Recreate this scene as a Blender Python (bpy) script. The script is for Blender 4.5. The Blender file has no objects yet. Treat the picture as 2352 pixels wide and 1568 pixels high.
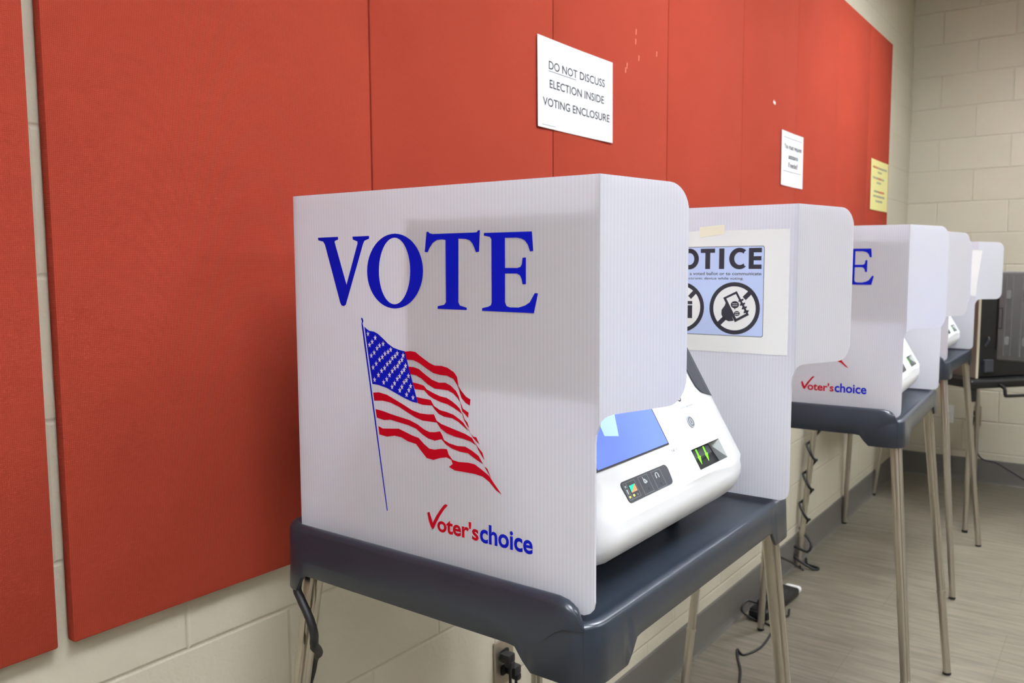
import bpy, bmesh, math, random
from mathutils import Vector, Matrix, Euler

# ------------------------------------------------------------------ camera, world, exposure
scene = bpy.context.scene
C = scene.collection
scene.view_settings.view_transform = 'Standard'
scene.view_settings.look = 'None'
scene.view_settings.gamma = 1
scene.view_settings.use_curve_mapping = False
scene.view_settings.exposure = 0.12

cam_data = bpy.data.cameras.new('camera')
cam = bpy.data.objects.new('camera', cam_data)
C.objects.link(cam)
YAW, PITCH, ROLL = 0.637222754, 0.0911343389, -0.00565069457
fwd = Vector((-math.sin(YAW)*math.cos(PITCH), math.cos(YAW)*math.cos(PITCH), -math.sin(PITCH)))
rgt = Vector((math.cos(YAW), math.sin(YAW), 0))
upv = rgt.cross(fwd)
cr, sr = math.cos(ROLL), math.sin(ROLL)
r2 = rgt*cr + upv*sr
u2 = upv*cr - rgt*sr
mat = Matrix((r2, u2, -fwd)).transposed()
cam.rotation_euler = mat.to_euler()
cam.location = (1.2023, 0.0, 1.42597)
cam_data.sensor_width = 36
cam_data.lens = 1903.8*36/2352
cam_data.clip_start = 0.02
cam_data.dof.use_dof = True
cam_data.dof.focus_distance = 1.15
cam_data.dof.aperture_fstop = 9.0
scene.camera = cam

world = bpy.data.worlds.new('world')
scene.world = world
world.use_nodes = True
world.node_tree.nodes['Background'].inputs[0].default_value = (0.9, 0.95, 1.0, 1)
world.node_tree.nodes['Background'].inputs[1].default_value = 0.25

LAMP = 39.0          # strength of the ceiling diffusers
LAMP_SPOTS = [(1.15, 2.35), (1.05, 4.40), (1.30, -1.75), (3.4, -1.75), (1.75, 0.30), (3.4, 2.35), (3.4, 4.40)]  # the unseen one behind the camera is added to brighten the screen fronts

# ------------------------------------------------------------------ materials
def lin(c):
    out = []
    for v in c:
        v /= 255.0
        out.append(v/12.92 if v <= 0.04045 else ((v+0.055)/1.055)**2.4)
    return (*out, 1.0)

def mat_base(name):
    m = bpy.data.materials.new(name)
    m.use_nodes = True
    nt = m.node_tree
    return m, nt, nt.nodes['Principled BSDF']

def plain(name, rgb, rough=0.5, metal=0.0, var=0.04, scale=30, bump=0.0, spec=None, coat=0.0):
    """plain surface with a faint procedural mottling (and bump)"""
    m, nt, b = mat_base(name)
    col = lin(rgb)
    tc = nt.nodes.new('ShaderNodeTexCoord')
    nz = nt.nodes.new('ShaderNodeTexNoise')
    nz.inputs['Scale'].default_value = scale
    nz.inputs['Detail'].default_value = 4
    nt.links.new(tc.outputs['Object'], nz.inputs['Vector'])
    mx = nt.nodes.new('ShaderNodeMix'); mx.data_type = 'RGBA'
    mx.inputs[6].default_value = tuple(c*(1-var) for c in col[:3]) + (1,)
    mx.inputs[7].default_value = tuple(min(1, c*(1+var)) for c in col[:3]) + (1,)
    nt.links.new(nz.outputs['Fac'], mx.inputs[0])
    nt.links.new(mx.outputs[2], b.inputs['Base Color'])
    b.inputs['Roughness'].default_value = rough
    b.inputs['Metallic'].default_value = metal
    if spec is not None: b.inputs['Specular IOR Level'].default_value = spec
    if coat: b.inputs['Coat Weight'].default_value = coat
    if bump:
        bp = nt.nodes.new('ShaderNodeBump')
        bp.inputs['Strength'].default_value = bump
        bp.inputs['Distance'].default_value = 0.002
        nt.links.new(nz.outputs['Fac'], bp.inputs['Height'])
        nt.links.new(bp.outputs['Normal'], b.inputs['Normal'])
    return m

def glow(name, rgb, strength):
    m, nt, b = mat_base(name)
    b.inputs['Base Color'].default_value = lin(rgb)
    b.inputs['Emission Color'].default_value = lin(rgb)
    b.inputs['Emission Strength'].default_value = strength
    b.inputs['Roughness'].default_value = 0.25
    return m

def block_wall(name, axis, shift, joint=0.75):
    """painted concrete blocks 16 x 8 in, running bond; axis = horizontal world axis"""
    m, nt, b = mat_base(name)
    L = nt.links
    geo = nt.nodes.new('ShaderNodeTexCoord')
    sep = nt.nodes.new('ShaderNodeSeparateXYZ'); L.new(geo.outputs['Object'], sep.inputs[0])
    a = nt.nodes.new('ShaderNodeMath'); a.operation = 'ADD'; a.inputs[1].default_value = 40.64 - shift
    L.new(sep.outputs[axis], a.inputs[0])
    z = nt.nodes.new('ShaderNodeMath'); z.operation = 'ADD'; z.inputs[1].default_value = 0.0071 + 0.4064*5
    L.new(sep.outputs['Z'], z.inputs[0])
    cmb = nt.nodes.new('ShaderNodeCombineXYZ')
    L.new(a.outputs[0], cmb.inputs[0]); L.new(z.outputs[0], cmb.inputs[1])
    br = nt.nodes.new('ShaderNodeTexBrick')
    br.offset = 0.5; br.offset_frequency = 2; br.squash = 1.0
    br.inputs['Scale'].default_value = 1.0
    br.inputs['Brick Width'].default_value = 0.4064
    br.inputs['Row Height'].default_value = 0.2032
    br.inputs['Mortar Size'].default_value = 0.0055
    br.inputs['Mortar Smooth'].default_value = 0.9
    br.inputs['Bias'].default_value = 0.0
    br.inputs['Color1'].default_value = lin((196, 189, 169))
    br.inputs['Color2'].default_value = lin((202, 195, 175))
    br.inputs['Mortar'].default_value = lin((194, 187, 167))
    L.new(cmb.outputs[0], br.inputs['Vector'])
    n1 = nt.nodes.new('ShaderNodeTexNoise'); n1.inputs['Scale'].default_value = 90; n1.inputs['Detail'].default_value = 5
    n2 = nt.nodes.new('ShaderNodeTexVoronoi'); n2.inputs['Scale'].default_value = 55
    n3 = nt.nodes.new('ShaderNodeTexNoise'); n3.inputs['Scale'].default_value = 2.2; n3.inputs['Detail'].default_value = 3
    for n in (n1, n2, n3): L.new(geo.outputs['Object'], n.inputs['Vector'])
    mr = nt.nodes.new('ShaderNodeMapRange'); mr.inputs[1].default_value = 0.0; mr.inputs[2].default_value = 0.12
    L.new(n2.outputs['Distance'], mr.inputs[0])
    hsv = nt.nodes.new('ShaderNodeHueSaturation')
    vr = nt.nodes.new('ShaderNodeMapRange'); vr.inputs[3].default_value = 0.93; vr.inputs[4].default_value = 1.07
    L.new(n3.outputs['Fac'], vr.inputs[0]); L.new(vr.outputs[0], hsv.inputs['Value'])
    L.new(br.outputs['Color'], hsv.inputs['Color'])
    L.new(hsv.outputs[0], b.inputs['Base Color'])
    inv = nt.nodes.new('ShaderNodeMath'); inv.operation = 'MULTIPLY_ADD'
    inv.inputs[1].default_value = -1.0; inv.inputs[2].default_value = 1.0
    L.new(br.outputs['Fac'], inv.inputs[0])
    b1 = nt.nodes.new('ShaderNodeBump'); b1.inputs['Strength'].default_value = joint; b1.inputs['Distance'].default_value = 0.004
    L.new(inv.outputs[0], b1.inputs['Height'])
    b2 = nt.nodes.new('ShaderNodeBump'); b2.inputs['Strength'].default_value = 0.35; b2.inputs['Distance'].default_value = 0.0025
    L.new(n1.outputs['Fac'], b2.inputs['Height']); L.new(b1.outputs[0], b2.inputs['Normal'])
    b3 = nt.nodes.new('ShaderNodeBump'); b3.inputs['Strength'].default_value = 0.25; b3.inputs['Distance'].default_value = 0.002
    L.new(mr.outputs[0], b3.inputs['Height']); L.new(b2.outputs[0], b3.inputs['Normal'])
    L.new(b3.outputs[0], b.inputs['Normal'])
    b.inputs['Roughness'].default_value = 0.55
    return m

def floor_mat():
    m, nt, b = mat_base('vinyl floor'); L = nt.links
    tc = nt.nodes.new('ShaderNodeTexCoord')
    mp = nt.nodes.new('ShaderNodeMapping'); mp.inputs['Scale'].default_value = (2.2, 22, 1)
    L.new(tc.outputs['Object'], mp.inputs[0])
    n = nt.nodes.new('ShaderNodeTexNoise'); n.inputs['Scale'].default_value = 2.0; n.inputs['Detail'].default_value = 6
    n.inputs['Distortion'].default_value = 0.6
    L.new(mp.outputs[0], n.inputs['Vector'])
    cr_ = nt.nodes.new('ShaderNodeValToRGB')
    cr_.color_ramp.elements[0].position = 0.32; cr_.color_ramp.elements[0].color = lin((100, 93, 80))
    cr_.color_ramp.elements[1].position = 0.68; cr_.color_ramp.elements[1].color = lin((126, 118, 103))
    L.new(n.outputs['Fac'], cr_.inputs[0])
    # plank seams (12 x 24 in tiles)
    br = nt.nodes.new('ShaderNodeTexBrick'); br.inputs['Scale'].default_value = 1
    br.inputs['Brick Width'].default_value = 0.9; br.inputs['Row Height'].default_value = 0.45
    br.inputs['Mortar Size'].default_value = 0.0012; br.inputs['Color1'].default_value = (1, 1, 1, 1)
    br.inputs['Color2'].default_value = (0.95, 0.95, 0.95, 1); br.inputs['Mortar'].default_value = (0.72, 0.7, 0.68, 1)
    L.new(tc.outputs['Object'], br.inputs['Vector'])
    mx = nt.nodes.new('ShaderNodeMix'); mx.data_type = 'RGBA'; mx.blend_type = 'MULTIPLY'; mx.inputs[0].default_value = 1
    L.new(cr_.outputs[0], mx.inputs[6]); L.new(br.outputs['Color'], mx.inputs[7])
    L.new(mx.outputs[2], b.inputs['Base Color'])
    b.inputs['Roughness'].default_value = 0.42
    return m

def fabric_mat(name, rgb):
    m, nt, b = mat_base(name); L = nt.links
    tc = nt.nodes.new('ShaderNodeTexCoord')
    w = nt.nodes.new('ShaderNodeTexWave'); w.bands_direction = 'Y'; w.inputs['Scale'].default_value = 120
    w.inputs['Distortion'].default_value = 0.6
    w2 = nt.nodes.new('ShaderNodeTexWave'); w2.bands_direction = 'Z'; w2.inputs['Scale'].default_value = 120
    w2.inputs['Distortion'].default_value = 0.6
    n = nt.nodes.new('ShaderNodeTexNoise'); n.inputs['Scale'].default_value = 5; n.inputs['Detail'].default_value = 5
    for x in (w, w2, n): L.new(tc.outputs['Object'], x.inputs['Vector'])
    ad = nt.nodes.new('ShaderNodeMath'); ad.operation = 'ADD'
    L.new(w.outputs['Fac'], ad.inputs[0]); L.new(w2.outputs['Fac'], ad.inputs[1])
    c = lin(rgb)
    mx = nt.nodes.new('ShaderNodeMix'); mx.data_type = 'RGBA'
    mx.inputs[6].default_value = tuple(v*0.93 for v in c[:3])+(1,); mx.inputs[7].default_value = tuple(v*1.07 for v in c[:3])+(1,)
    L.new(n.outputs['Fac'], mx.inputs[0])
    L.new(mx.outputs[2], b.inputs['Base Color'])
    bp = nt.nodes.new('ShaderNodeBump'); bp.inputs['Strength'].default_value = 0.25; bp.inputs['Distance'].default_value = 0.0006
    L.new(ad.outputs[0], bp.inputs['Height']); L.new(bp.outputs[0], b.inputs['Normal'])
    b.inputs['Roughness'].default_value = 0.9
    b.inputs['Specular IOR Level'].default_value = 0.06
    b.inputs['Sheen Weight'].default_value = 0.0
    return m

def corrugated_mat():
    """white fluted plastic board: lets part of the light through"""
    m = bpy.data.materials.new('white corrugated plastic'); m.use_nodes = True
    nt = m.node_tree; L = nt.links
    out = nt.nodes['Material Output']; b = nt.nodes['Principled BSDF']
    tc = nt.nodes.new('ShaderNodeTexCoord')
    w = nt.nodes.new('ShaderNodeTexWave'); w.bands_direction = 'X'; w.inputs['Scale'].default_value = 56
    w.inputs['Distortion'].default_value = 0.0
    n = nt.nodes.new('ShaderNodeTexNoise'); n.inputs['Scale'].default_value = 9
    L.new(tc.outputs['Object'], w.inputs['Vector']); L.new(tc.outputs['Object'], n.inputs['Vector'])
    mx = nt.nodes.new('ShaderNodeMix'); mx.data_type = 'RGBA'
    mx.inputs[6].default_value = lin((230, 231, 236)); mx.inputs[7].default_value = lin((236, 237, 242))
    L.new(w.outputs['Fac'], mx.inputs[0])
    L.new(mx.outputs[2], b.inputs['Base Color'])
    b.inputs['Roughness'].default_value = 0.38
    b.inputs['Specular IOR Level'].default_value = 0.35
    bp = nt.nodes.new('ShaderNodeBump'); bp.inputs['Strength'].default_value = 0.12; bp.inputs['Distance'].default_value = 0.0006
    L.new(w.outputs['Fac'], bp.inputs['Height']); L.new(bp.outputs[0], b.inputs['Normal'])
    tr = nt.nodes.new('ShaderNodeBsdfTranslucent')
    L.new(mx.outputs[2], tr.inputs['Color'])
    ms = nt.nodes.new('ShaderNodeMixShader'); ms.inputs[0].default_value = 0.42
    L.new(b.outputs[0], ms.inputs[1]); L.new(tr.outputs[0], ms.inputs[2])
    L.new(ms.outputs[0], out.inputs['Surface'])
    return m

MAT = {
 'wall_left': block_wall('painted block wall', 'Y', 0.1218, 0.45),
 'wall_far': block_wall('painted block wall far', 'X', 0.376),
 'wall_plain': plain('painted wall', (196, 190, 175), 0.7, var=0.03, scale=3, bump=0.1),
 'floor': floor_mat(),
 'ceiling': plain('ceiling tile', (225, 224, 218), 0.9, var=0.04, scale=60, bump=0.3),
 'baseboard': plain('grey vinyl baseboard', (104, 99, 94), 0.45, var=0.05, scale=12),
 'fabric': fabric_mat('red panel fabric', (153, 59, 43)),
 'board': corrugated_mat(),
 'scuff': plain('pale scuff', (214, 130, 108), 0.9),
 'blue_ink': plain('blue print', (4, 22, 176), 0.5, var=0.03, spec=0.12),
 'red_ink': plain('red print', (178, 4, 28), 0.5, var=0.03, spec=0.12),
 'white_ink': plain('white print', (225, 223, 230), 0.45, var=0.02),
 'black_ink': plain('black print', (36, 34, 44), 0.5, var=0.03),
 'grey_ink': plain('grey print', (120, 122, 126), 0.5, var=0.03),
 'pale_blue': plain('pale blue print', (188, 203, 236), 0.5, var=0.03, scale=10),
 'paper': plain('white paper', (232, 234, 234), 0.7, var=0.015, scale=12),
 'cream_paper': plain('off white paper', (236, 236, 230), 0.6, var=0.015, scale=12),
 'yellow_paper': plain('yellow paper', (220, 212, 140), 0.7, var=0.02, scale=12),
 'tape': plain('masking tape', (238, 231, 204), 0.6, var=0.03),
 'table': plain('slate grey moulded plastic', (36, 43, 53), 0.30, var=0.05, scale=14, bump=0.12, spec=0.55),
 'steel': plain('brushed steel tube', (186, 180, 168), 0.28, metal=0.95, var=0.06, scale=20),
 'steel_plate': plain('stainless plate', (178, 168, 152), 0.35, metal=0.8, var=0.05),
 'rubber': plain('black rubber', (22, 22, 24), 0.5, var=0.1),
 'machine': plain('white glossy plastic', (240, 241, 242), 0.35, var=0.01),
 'machine_dark': plain('charcoal plastic', (56, 59, 66), 0.45, var=0.05),
 'machine_grey': plain('light grey plastic', (186, 192, 190), 0.5, var=0.03),
 'cavity': plain('dark slot interior', (30, 30, 34), 0.35, var=0.1),
 'screen': glow('lit screen', (92, 114, 236), 0.62),
 'screen_pale': glow('lit screen logo', (158, 188, 244), 0.6),
 'bezel': plain('screen bezel', (40, 40, 46), 0.4),
 'green': glow('green arrow light', (110, 220, 40), 0.7),
 'teal': plain('teal symbol', (20, 205, 165), 0.5), 'orange': plain('orange symbol', (245, 150, 95), 0.5),
 'yellow': plain('yellow symbol', (232, 222, 110), 0.5),
 'chrome': plain('button metal', (176, 181, 187), 0.25, metal=0.15),
 'black_plastic': plain('black plastic', (20, 20, 21), 0.45, var=0.1, scale=20),
 'case_grey': plain('grey case shell', (98, 98, 95), 0.6, var=0.05, scale=14, bump=0.1),
 'case_light': plain('pale grey shell', (128, 128, 124), 0.5, var=0.05),  # paler grey for the lid dimples
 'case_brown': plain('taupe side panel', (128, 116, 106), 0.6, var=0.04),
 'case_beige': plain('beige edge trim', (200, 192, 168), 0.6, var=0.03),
 'white_plastic': plain('white plastic', (226, 226, 222), 0.45, var=0.02),
 'blue_jack': plain('blue jack', (30, 70, 130), 0.4),
 'lamp_housing': plain('white enamel', (230, 230, 228), 0.4, var=0.01),
 'diffuser': glow('lamp diffuser', (243, 248, 255), LAMP),
}

# ------------------------------------------------------------------ helpers
def link_mesh(name, me, m, parent=None):
    o = bpy.data.objects.new(name, me)
    C.objects.link(o)
    if m is not None:
        if isinstance(m, (list, tuple)):
            for x in m: me.materials.append(MAT[x])
        else:
            me.materials.append(MAT[m])
    if parent is not None: o.parent = parent
    return o

def obj(name, bm, m, parent=None, smooth=False, loc=None, rz=None):
    bmesh.ops.recalc_face_normals(bm, faces=bm.faces)
    me = bpy.data.meshes.new(name)
    bm.to_mesh(me); bm.free()
    if smooth:
        for p in me.polygons: p.use_smooth = True
    o = link_mesh(name, me, m, parent)
    if smooth:
        try: me.set_sharp_from_angle(angle=math.radians(40))
        except Exception: pass
    if loc is not None: o.location = loc
    if rz is not None: o.rotation_euler = (0, 0, rz)
    return o

def tag(o, label=None, cat=None, group=None, kind=None):
    if label: o['label'] = label
    if cat: o['category'] = cat
    if group: o['group'] = group
    if kind: o['kind'] = kind
    return o

def empty(name, loc, rz=0.0):
    o = bpy.data.objects.new(name, None); C.objects.link(o)
    o.empty_display_size = 0.05
    o.location = loc; o.rotation_euler = (0, 0, rz)
    return o

def add_box(bm, x0, x1, y0, y1, z0, z1, bevel=0.0, seg=2):
    vs = [bm.verts.new((x, y, z)) for x in (x0, x1) for y in (y0, y1) for z in (z0, z1)]
    idx = [(0,1,3,2), (4,6,7,5), (0,4,5,1), (2,3,7,6), (0,2,6,4), (1,5,7,3)]
    fs = [bm.faces.new([vs[i] for i in f]) for f in idx]
    if bevel:
        es = list({e for f in fs for e in f.edges})
        bmesh.ops.bevel(bm, geom=es, offset=bevel, segments=seg, affect='EDGES', profile=0.5)
    return fs

def box(x0, x1, y0, y1, z0, z1, bevel=0.0, seg=2):
    bm = bmesh.new(); add_box(bm, x0, x1, y0, y1, z0, z1, bevel, seg); return bm

def catmull(pts, n=8):
    P = [Vector(p) for p in pts]
    if len(P) < 3: return P
    out = []
    ext = [P[0]*2-P[1]] + P + [P[-1]*2-P[-2]]
    for i in range(1, len(ext)-2):
        a, b, c, d = ext[i-1], ext[i], ext[i+1], ext[i+2]
        for k in range(n):
            t = k/n
            out.append(0.5*((2*b) + (c-a)*t + (2*a-5*b+4*c-d)*t*t + (3*b-a-3*c+d)*t**3))
    out.append(P[-1])
    return out

def add_tube(bm, pts, r, seg=10, profile=None, r_end=None, twist_ref=None):
    P = [Vector(p) for p in pts]
    rings = []
    ref = Vector(twist_ref) if twist_ref else None
    prev = None
    for i, p in enumerate(P):
        t = (P[min(i+1, len(P)-1)] - P[max(i-1, 0)]).normalized()
        if prev is None:
            a = ref if ref else (Vector((0,0,1)) if abs(t.z) < 0.9 else Vector((1,0,0)))
        else:
            a = prev
        u = (a - t*a.dot(t)).normalized(); v = t.cross(u); prev = u
        rr = r if r_end is None else r + (r_end-r)*i/(len(P)-1)
        if profile:
            ring = [bm.verts.new(p + u*(c*rr) + v*(s*rr)) for c, s in profile]
        else:
            ring = [bm.verts.new(p + u*(math.cos(2*math.pi*k/seg)*rr) + v*(math.sin(2*math.pi*k/seg)*rr)) for k in range(seg)]
        rings.append(ring)
    m = len(rings[0])
    for a, b in zip(rings, rings[1:]):
        for k in range(m):
            bm.faces.new((a[k], a[(k+1) % m], b[(k+1) % m], b[k]))
    bm.faces.new(rings[0]); bm.faces.new(rings[-1])

def tube(pts, r, smooth_n=0, **kw):
    bm = bmesh.new()
    add_tube(bm, catmull(pts, smooth_n) if smooth_n else pts, r, **kw)
    return bm

def add_prism(bm, pts, depth):
    """closed polygon of 3-D points extruded by the vector depth"""
    d = Vector(depth)
    a = [bm.verts.new(Vector(p)) for p in pts]
    b = [bm.verts.new(Vector(p)+d) for p in pts]
    n = len(pts)
    bm.faces.new(a); bm.faces.new(list(reversed(b)))
    for i in range(n):
        bm.faces.new((a[i], a[(i+1) % n], b[(i+1) % n], b[i]))

def add_flat(bm, pts, fn, mi=0):
    """flat printed shape: 2-D polygon mapped through fn, triangulated"""
    f = bm.faces.new([bm.verts.new(fn(*p)) for p in pts])
    f.material_index = mi
    f.normal_update()
    r = bmesh.ops.triangulate(bm, faces=[f])
    for t in r['faces']: t.material_index = mi

def add_ring(bm, outer, inner, fn, mi=0):
    a = [bm.verts.new(fn(*p)) for p in outer]; b = [bm.verts.new(fn(*p)) for p in inner]
    n = len(a)
    for i in range(n):
        f = bm.faces.new((a[i], a[(i+1) % n], b[(i+1) % n], b[i])); f.material_index = mi

def circle(cx, cy, rx, ry=None, n=40):
    ry = rx if ry is None else ry
    return [(cx+rx*math.cos(2*math.pi*k/n), cy+ry*math.sin(2*math.pi*k/n)) for k in range(n)]

def add_text(bm, body, x0, x1, y0, y1, fn, mi=0, bold=0.0):
    """lettering from the built-in font fitted to the rectangle x0..x1, y0..y1"""
    cu = bpy.data.curves.new('lettering_curve', 'FONT')
    cu.body = body; cu.size = 1.0; cu.offset = bold; cu.resolution_u = 4
    to = bpy.data.objects.new('lettering_tmp', cu); C.objects.link(to)
    dg = bpy.context.evaluated_depsgraph_get()
    me = bpy.data.meshes.new_from_object(to.evaluated_get(dg))
    bpy.data.objects.remove(to); bpy.data.curves.remove(cu)
    if not me.vertices: return
    xs = [v.co.x for v in me.vertices]; ys = [v.co.y for v in me.vertices]
    ax, bx, ay, by = min(xs), max(xs), min(ys), max(ys)
    vs = []
    for v in me.vertices:
        X = x0 + (v.co.x-ax)/(bx-ax)*(x1-x0)
        Y = y0 + (v.co.y-ay)/(by-ay)*(y1-y0)
        vs.append(bm.verts.new(fn(X, Y)))
    for p in me.polygons:
        try:
            f = bm.faces.new([vs[i] for i in p.vertices]); f.material_index = mi
        except ValueError: pass
    bpy.data.meshes.remove(me)

def rounded_poly(corners, n=6):
    """[(x, y, r)] -> polygon with rounded corners"""
    out = []
    m = len(corners)
    for i in range(m):
        x, y, r = corners[i]
        if r <= 0: out.append((x, y)); continue
        p = Vector((x, y)); a = Vector(corners[i-1][:2]); b = Vector(corners[(i+1) % m][:2])
        da = (a-p).normalized(); db = (b-p).normalized()
        ang = da.angle(db); t = r/math.tan(ang/2)
        s, e = p+da*t, p+db*t
        c = p + (da+db).normalized()*(r/math.sin(ang/2))
        a0 = math.atan2(s.y-c.y, s.x-c.x); a1 = math.atan2(e.y-c.y, e.x-c.x)
        d = (a1-a0+math.pi) % (2*math.pi) - math.pi
        for k in range(n+1):
            tt = a0 + d*k/n
            out.append((c.x+r*math.cos(tt), c.y+r*math.sin(tt)))
    return out

def copy_tree(o, parent=None):
    c = o.copy(); C.objects.link(c)
    if parent is not None: c.parent = parent
    for ch in list(o.children): copy_tree(ch, c)
    return c

# ------------------------------------------------------------------ the room
FAR, CEIL, RIGHT, BACK = 6.098, 3.35, 6.2, -3.6
def struct(name, bm, m): return tag(obj(name, bm, m), kind='structure')
struct('floor', box(-0.2, RIGHT+0.2, BACK-0.2, FAR+0.2, -0.1, 0.0), 'floor')
struct('ceiling', box(-0.2, RIGHT+0.2, BACK-0.2, FAR+0.2, CEIL, CEIL+0.1), 'ceiling')
struct('wall_left', box(-0.2, 0.0, BACK-0.2, FAR, 0.0, CEIL), 'wall_left')
struct('wall_far', box(-0.2, RIGHT+0.2, FAR, FAR+0.2, 0.0, CEIL), 'wall_far')
struct('wall_right', box(RIGHT, RIGHT+0.2, BACK, FAR, 0.0, CEIL), 'wall_plain')
struct('wall_back', box(0.0, RIGHT+0.2, BACK-0.2, BACK, 0.0, CEIL), 'wall_plain')
def base_profile(along, a0, a1, at, sgn):
    """vinyl cove base: upright strip, eased top, little toe at the floor"""
    prof = [(0.0, 0.0), (0.010, 0.0), (0.006, 0.010), (0.0045, 0.03), (0.0045, 0.147), (0.002, 0.1527), (0.0, 0.1527)]
    bm = bmesh.new()
    if along == 'y': add_prism(bm, [(at+sgn*d, a0, z) for d, z in prof], (0, a1-a0, 0))
    else: add_prism(bm, [(a0, at+sgn*d, z) for d, z in prof], (a1-a0, 0, 0))
    return bm
struct('baseboard_left', base_profile('y', BACK, FAR, 0.0, 1), 'baseboard')
struct('baseboard_far', base_profile('x', 0.0, RIGHT, FAR, -1), 'baseboard')

# ceiling lamps: open housing below the ceiling with a diffuser inside
def lamp(x, y, label):
    t = tag(empty('ceiling_light', (x, y, CEIL)), label, 'light', 'ceiling lights')
    bm = bmesh.new(); w, l, d = 0.32, 0.62, 0.115
    add_box(bm, -w, -w+0.012, -l, l, -d, 0); add_box(bm, w-0.012, w, -l, l, -d, 0)
    add_box(bm, -w+0.012, w-0.012, -l, -l+0.012, -d, 0); add_box(bm, -w+0.012, w-0.012, l-0.012, l, -d, 0)
    obj('housing', bm, 'lamp_housing', t)
    bm = bmesh.new()
    for k in range(1, 6): add_box(bm, -w+0.012, w-0.012, -l+0.0125+k*0.2025-0.002, -l+0.0125+k*0.2025+0.002, -d+0.002, -0.031)
    for k in range(1, 3): add_box(bm, -w+0.012+k*0.2053-0.002, -w+0.012+k*0.2053+0.002, -l+0.012, l-0.012, -d+0.002, -0.031)
    obj('louver', bm, 'lamp_housing', t)
    obj('diffuser', box(-w+0.014, w-0.014, -l+0.014, l-0.014, -0.03, -0.002), 'diffuser', t)
LAMP_LABELS = ['white ceiling light over the voting tables, in the row near the red panels', 'white ceiling light near the end wall, in the row near the red panels',
 'unseen ceiling light added behind the camera to fill the screen fronts', 'white ceiling light at the rear of the open side of the room', 'white ceiling light on the open side, level with the camera',
 'white ceiling light on the open side, level with the middle table', 'white ceiling light on the open side, nearest the end wall']
for (x, y), lab in zip(LAMP_SPOTS, LAMP_LABELS): lamp(x, y, lab)

# ------------------------------------------------------------------ red fabric wall panels
PX = 0.022
names = ['leftmost red fabric wall panel, left of the open gap that shows blocks',
 'wide red fabric panel just right of the gap, behind the nearest screen',
 'red fabric panel left of the discussion notice, above the nearest screen',
 'red fabric panel under the right half of the discussion notice',
 'red fabric panel with pinholes right of the discussion notice',
 'red fabric panel carrying the left edge of the small white assistance notice',
 'red fabric panel under the small white assistance notice',
 'red fabric panel left of the one with the yellow sheet',
 'last red fabric panel, beside the yellow sheet at the end of the row']
seams = [0.5405, 1.145, 1.775, 2.420, 3.046, 3.669, 4.277, 4.898, 5.405]
spans = [(-0.70, 0.5225)] + list(zip(seams[:-1], seams[1:]))
for n_, ((a, b), lab) in enumerate(zip(spans, names)):
    g = 0.0012
    bm = box(0.001, PX, a+g, b-g, 0.8935, 2.717, 0.004, 2)
    o = obj('fabric_panel', bm, 'fabric', smooth=True)
    tag(o, lab, 'wall panel', 'red fabric panels along the wall')
    if n_ == 4 - 1:
        # pale scuffs on the cloth
        for (y, z) in ((2.208, 2.100), (2.206, 2.072), (2.226, 2.029), (2.34, 2.063), (2.155, 1.995), (2.147, 1.981)):
            sb = bmesh.new(); add_prism(sb, [(PX+0.0002, y-0.002, z-0.008), (PX+0.0002, y+0.001, z-0.009), (PX+0.0002, y+0.003, z+0.006), (PX+0.0002, y-0.001, z+0.008)], (0.0002, 0, 0))
            obj('scuff_mark', sb, 'scuff', o)

# ------------------------------------------------------------------ paper notices on the panels
def wall_sheet(name, y0, y1, z0, z1, m, label, lift=0.004, curl=0.003):
    """sheet of paper lying against the panels, faintly bowed; local x = out of wall, y along, z up"""
    t = tag(empty(name, (PX+0.0008, (y0+y1)/2, z0)), label, 'sign', 'paper notices on the red panels')
    w, h = y1-y0, z1-z0
    bm = bmesh.new(); n = 10
    f = lambda u, v: 0.0004 + lift*(1-math.cos(u*math.pi))*0.15 + curl*(u*u*0.5)*(1-v*0.5)
    g = [[bm.verts.new((f(-1+2*i/n, j/n), -w/2+w*i/n, h*j/n)) for j in range(n+1)] for i in range(n+1)]
    for i in range(n):
        for j in range(n): bm.faces.new((g[i][j], g[i+1][j], g[i+1][j+1], g[i][j+1]))
    r = bmesh.ops.extrude_face_region(bm, geom=list(bm.faces))
    bmesh.ops.translate(bm, verts=[v for v in r['geom'] if isinstance(v, bmesh.types.BMVert)], vec=(0.0003, 0, 0))
    obj('sheet', bm, m, t, smooth=True)
    fn = lambda y, z: Vector((f(max(-1, min(1, y/(w/2))), max(0, min(1, z/h))) + 0.0006, y, z))
    return t, fn, w, h

t, fn, w, h = wall_sheet('notice_sheet', 1.700, 2.066, 1.766, 1.985, 'paper', 'white landscape paper notice about not discussing the election', 0.004, 0.004)
def sheet_frac(w, h):
    return lambda a, b: (-w/2 + a*w, b*h)
W = lambda a: -w/2 + a*w
def text_line(parent, body, a0, a1, b0, b1, m, bold):
    bm = bmesh.new(); add_text(bm, body, W(a0), W(a1), b0*h, b1*h, fn, 0, bold); return obj('text_line', bm, m, parent)
def rule_line(name, parent, a0, a1, b0, b1, m):
    bm = bmesh.new(); n = 8
    for k in range(n): add_flat(bm, [(W(a0+(a1-a0)*k/n), b0*h), (W(a0+(a1-a0)*(k+1)/n), b0*h), (W(a0+(a1-a0)*(k+1)/n), b1*h), (W(a0+(a1-a0)*k/n), b1*h)], fn)
    bmesh.ops.remove_doubles(bm, verts=bm.verts, dist=1e-6)
    return obj(name, bm, m, parent)
text_line(t, 'DO NOT DISCUSS', 0.135, 0.885, 0.66, 0.755, 'black_ink', 0.012)
text_line(t, 'ELECTION INSIDE', 0.145, 0.875, 0.455, 0.55, 'black_ink', 0.012)
text_line(t, 'VOTING ENCLOSURE', 0.06, 0.955, 0.245, 0.34, 'black_ink', 0.012)
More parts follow.
